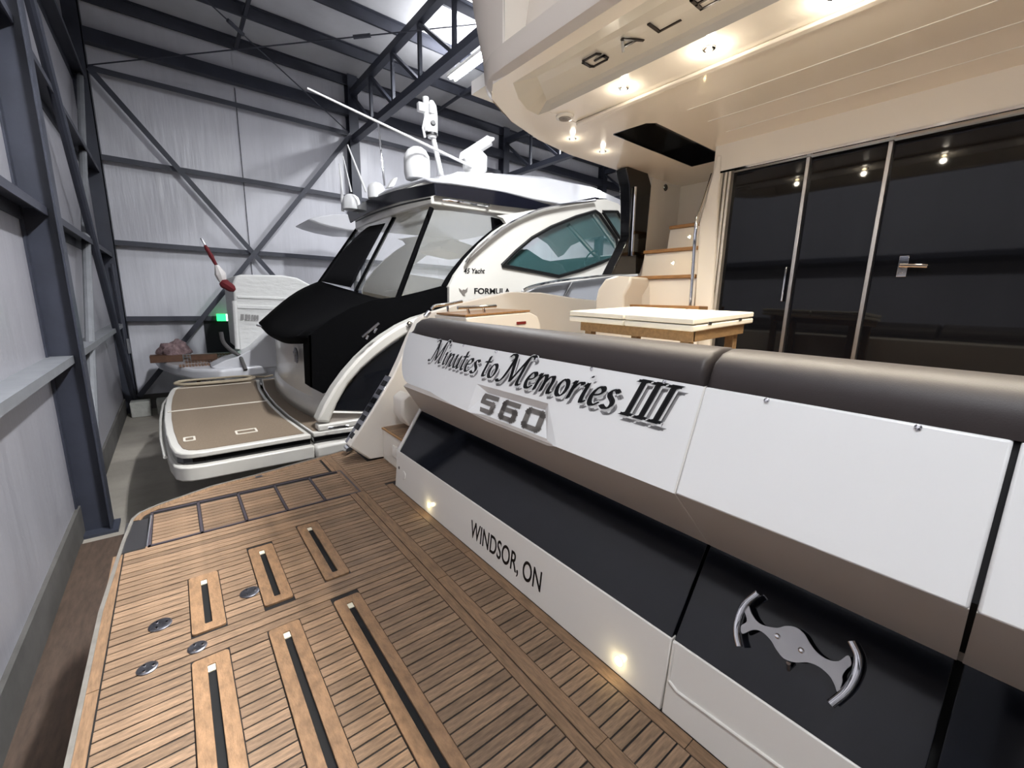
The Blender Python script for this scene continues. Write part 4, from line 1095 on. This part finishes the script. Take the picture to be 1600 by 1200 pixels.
MB().tube([at(572, 300, y=7.2), at(543, 226, y=7.2)], [.02, .012], 8).build('whip_antenna', 'antenna_white', Y2)
MB().tube([at(549, 300, y=7.7), at(536, 244, y=7.7)], [.014, .008], 8).build('whip_antenna', 'antenna_white', Y2)
MB().tube([at(536, 330, y=7.9), at(533, 280, y=7.9), at(530, 256, y=7.9)], [.03, .02, .014], 8).build('anchor_light_mast', 'antenna_white', Y2)
for px, py, y, k in ((588, 300, 7.0, 13), (549, 318, 7.7, 13)):
    p = at(px, py, y=y); r = px_r(k, p)
    MB().lathe(p, [(r, -.1), (r, r * .3), (r * .85, r * .7), (r * .5, r * .97), (.02, r * 1.08)], 22).build('small_dome', 'antenna_white', Y2, smooth=True)
MB().plate([at(x, y, y=6.6) for x, y in ((606, 293), (616, 278), (622, 277), (616, 292))], (0, .12, 0)).build('roof_bracket', 'antenna_white', Y2, bevel=.01)
# lettering on the cabin side
def flat_text(body, m, name, x0px, x1px, ybase, ytop, yplane, shear=0, label=None, bold=.03):
    me = font_mesh(body, 1.0, bold)
    xs_ = [v.co.x for v in me.vertices]; lo, hi = min(xs_), max(xs_)
    a = at(x0px, ybase, y=yplane); b2 = at(x1px, ybase, y=yplane); hgt = at(x0px, ytop, y=yplane).z - a.z
    for v in me.vertices:
        u = (v.co.x - lo) / (hi - lo); w = v.co.y / .72
        v.co = a.lerp(b2, u) + Vector((shear * w * hgt, 0, hgt * w))
    me.materials.clear(); me.materials.append(MATS[m])
    link(name, me, Y2, label=label)
flat_text('FORMULA', 'black_print', 'maker_name', 741, 797, 459, 450, SY - .004, label='black maker lettering')
flat_text('45 Yacht', 'black_print', 'model_name', 724, 757, 427, 419, SY - .004, .25)
eg = [(717, 450), (722, 454), (724, 452), (727, 453), (731, 449), (730, 456), (726, 459), (727, 463), (723, 462), (721, 458), (718, 455)]
MB().plate([at(x, y, y=SY - .004) for x, y in eg], (0, .003, 0)).build('eagle_emblem', 'badge_grey', Y2, label='small bronze eagle emblem')

# ---- mooring rope coiled on the platform of the second yacht
c = at(338, 593, z=.03) - Vector((0, .06, 0))
pts = []
for k in range(4 * 28 + 1):
    t = k / 28 * 2 * math.pi; rr = 1 + .07 * math.sin(k * .11) - .05 * (k / 112)
    pts.append((c.x + .56 * rr * math.cos(t) + .05 * math.sin(t * .5), c.y + .26 * rr * math.sin(t) + .03 * math.sin(k * .07), .022 + .012 * (k / 112) + .006 * math.sin(t * 3)))
pts += [(c.x + .7, c.y - .02, .02), (c.x + .85, c.y + .1, .02)]
tag(MB().tube(pts, .017, 7).build('mooring_rope', 'rope', smooth=True), 'coiled beige mooring rope lying on the cruiser\'s swim platform', 'rope')

# ================================================================ THIRD BOAT
Y3 = thing('motor_boat', 'small white boat under a pale cover beside the end wall', 'boat', (1.0, 10.2, FZ))
PZ = .15
po = [at(440, 566, z=PZ), at(400, 572, z=PZ), at(345, 578, z=PZ), at(300, 577, z=PZ), at(265, 570, z=PZ), at(246, 562, z=PZ), at(241, 556, z=PZ), (-.4, 11.7, PZ), (2.2, 11.7, PZ), (2.2, 9.6, PZ)]
po = [Vector(p) for p in po]
pl3 = MB().plate([p + Vector((0, 0, -.2)) for p in po], (0, 0, .2)).build('swim_platform', 'hull_white', Y3, bevel=.05, seg=3)
def slat_patch(x0, x1, y0, y1, n):
    for k in range(n):
        xa = x0 + (x1 - x0) * k / n
        MB().box(xa, xa + (x1 - x0) / n * .72, y0, y1, PZ, PZ + .012).build('slat', 'teak_slat', pl3)
slat_patch(.0, .75, 9.55, 9.85, 16); slat_patch(.1, .9, 10.05, 10.4, 16); slat_patch(.1, .95, 10.6, 10.9, 16); slat_patch(.1, 1.0, 11.1, 11.4, 16)
hull3 = [(1.1, 9.3), (1.0, 10.4), (1.1, 11.6)]
MB().grid([[(x, 10.45 - 1.3, .2), (x, 10.45 - 1.15, -.4), (x, 10.45, FZ), (x, 10.45 + 1.15, -.4), (x, 10.45 + 1.3, .2)] for x in (1.0, 3.0, 5.0)]).build('hull', 'hull_white', Y3, smooth=True, solid=.03)
MB().plate([at(x, y, y=9.15) for x, y in ((330, 574), (352, 563), (372, 557), (395, 545), (415, 526), (440, 506), (475, 498), (475, 560), (440, 572), (400, 577), (352, 580))], (0, .6, 0)).build('quarter_moulding', 'hull_white', Y3, bevel=.1, seg=4)
cv = [(363, 442), (368, 432), (376, 429), (440, 430), (464, 434), (495, 450), (495, 545), (374, 548), (369, 500)]
cov = MB().plate([at(x, y, y=9.7) for x, y in cv], (0, 1.6, 0)).build('boat_cover', 'cover_white', Y3, bevel=.06, seg=3)
for z0, z1 in ((462, 466), (476, 482)):
    MB().plate([at(370, z0, y=9.68), at(490, z0 + 4, y=9.68), at(490, z1 + 4, y=9.68), at(371, z1, y=9.68)], (0, .03, 0)).build('cover_fold', 'cover_white', cov, bevel=.01)
MB().tube([at(366, 470, y=9.66), at(371, 545, y=9.66)], .04, 8).build('cover_edge', 'cover_white', cov, smooth=True)
for k, (x0, x1) in enumerate(((376, 381), (383, 387), (388, 391), (393, 396), (397, 400), (401, 404))):
    MB().plate([at(x0, 491 + k * .3, y=9.66), at(x1, 491 + k * .3, y=9.66), at(x1, 499 + k * .3, y=9.66), at(x0, 500 + k * .3, y=9.66)], (0, .01, 0)).build('cover_mark', 'grey_print', cov)
MB().tube(smooth_path([at(345, 519, y=9.3), at(349, 535, y=9.3), at(362, 548, y=9.3), at(374, 556, y=9.2), at(379, 566, y=9.1), at(384, 578, y=8.98)], 4), .035, 8).build('tie_strap', 'strap_grey', Y3, smooth=True)
lad = MB().tube([at(378, 562, y=9.3), at(405, 540, y=9.3)], .03, 6).build('boarding_ladder', 'chrome', Y3)
MB().tube([at(384, 565, y=9.25), at(410, 543, y=9.25)], .03, 6).build('ladder_rail', 'chrome', lad)
for t in (.3, .6): MB().tube([at(378, 562, y=9.3).lerp(at(405, 540, y=9.3), t), at(384, 565, y=9.25).lerp(at(410, 543, y=9.25), t)], .02, 6).build('ladder_rung', 'chrome', lad)
# furled flag on its staff
fs = MB().tube([at(362, 452, y=9.6), at(314, 372, y=9.6)], .018, 8).build('flag_staff', 'chrome', Y3)
MB().tube(smooth_path([at(320, 383, y=9.57), at(330, 400, y=9.57), at(338, 415, y=9.57)], 3), [.02, .035, .03, .04, .03, .03, .02], 8).build('flag_fold', 'flag_red', fs, smooth=True)
MB().tube(smooth_path([at(338, 414, y=9.55), at(344, 428, y=9.55), at(348, 441, y=9.55)], 3), [.03, .05, .07, .09, .08, .07, .05], 8).build('flag_fold', 'flag_white', fs, smooth=True)
MB().tube(smooth_path([at(345, 440, y=9.52), at(355, 446, y=9.52), at(367, 454, y=9.52)], 3), [.05, .08, .09, .08, .08, .07, .03], 8).build('flag_fold', 'flag_red', fs, smooth=True)
# visor of its tower seen past the cruiser's hardtop
vis = [(481, 343), (490, 339), (515, 335), (545, 335), (575, 345), (575, 362), (545, 361), (515, 355), (495, 349)]
MB().plate([at(x, y, y=9.6) for x, y in vis], (0, 1.2, 0)).build('tower_visor', 'hull_white', Y3, bevel=.05)
MB().tube([at(560, 362, y=10.0), at(560, 440, y=10.0)], .05, 8).build('tower_post', 'hull_white', Y3)
# loose things on that platform
boards = [(.5, 11.2, -.35, .0), (.25, 10.9, -.4, .2)]
b1 = MB().box(-.42, .07, 10.35, 10.65, PZ + .003, PZ + .13).build('board', 'board_brown', bevel=.006)
tag(b1, 'brown board at the aft corner of the small covered boat\'s platform', 'board')
b2_ = MB().box(.2, .62, 10.3, 10.46, PZ + .013, PZ + .12).build('board', 'board_brown', bevel=.006)
tag(b2_, 'short brown board lying on the teak slats of the small boat', 'board')
rg = bmesh.new(); bmesh.ops.create_icosphere(rg, subdivisions=4, radius=1)
for v in rg.verts:
    n = v.co.normalized(); k = 1 + .16 * math.sin(n.x * 6 + n.y * 3) + .12 * math.sin(n.y * 9 + n.z * 7) + .06 * math.sin(n.x * 17)
    v.co = Vector((n.x * .25 * k, n.y * .2 * k, max(-.02, n.z * .22 * k)))
me = bpy.data.meshes.new('cloth_bundle'); rg.to_mesh(me); rg.free(); me.materials.append(MATS['rag'])
o = link('cloth_bundle', me, None, True, angle=80); o.location = (-.02, 10.62, PZ + .15)
tag(o, 'crumpled mauve cloth bundle on the brown board', 'cloth')
# ---- floor things by the end wall
for x, lab in ((-.72, 'pale concrete block in the corner under the wall column'), (-.3, 'pale concrete block just right of the corner column')):
    o = MB().box(x - .16, x + .16, 11.45, 11.75, FZ, FZ + .32).build('concrete_block', 'block_concrete', bevel=.015)
    tag(o, lab, 'block', 'concrete blocks by the end wall')
st = thing('boat_stand', 'dark red boat stand under the small covered boat', 'stand', (.25, 9.5, FZ))
for k in range(3):
    a = k * 2.09
    MB().tube([(.25 + .35 * math.cos(a), 9.5 + .35 * math.sin(a), FZ + .02), (.25, 9.5, FZ + .7)], .025, 8).build('leg', 'stand_red', st)
MB().tube([(.25, 9.5, FZ + .6), (.25, 9.5, PZ - .24)], .03, 8).build('post', 'stand_red', st)
MB().box(.13, .37, 9.38, 9.62, PZ - .25, PZ - .202).build('pad', 'stand_red', st, bevel=.01)
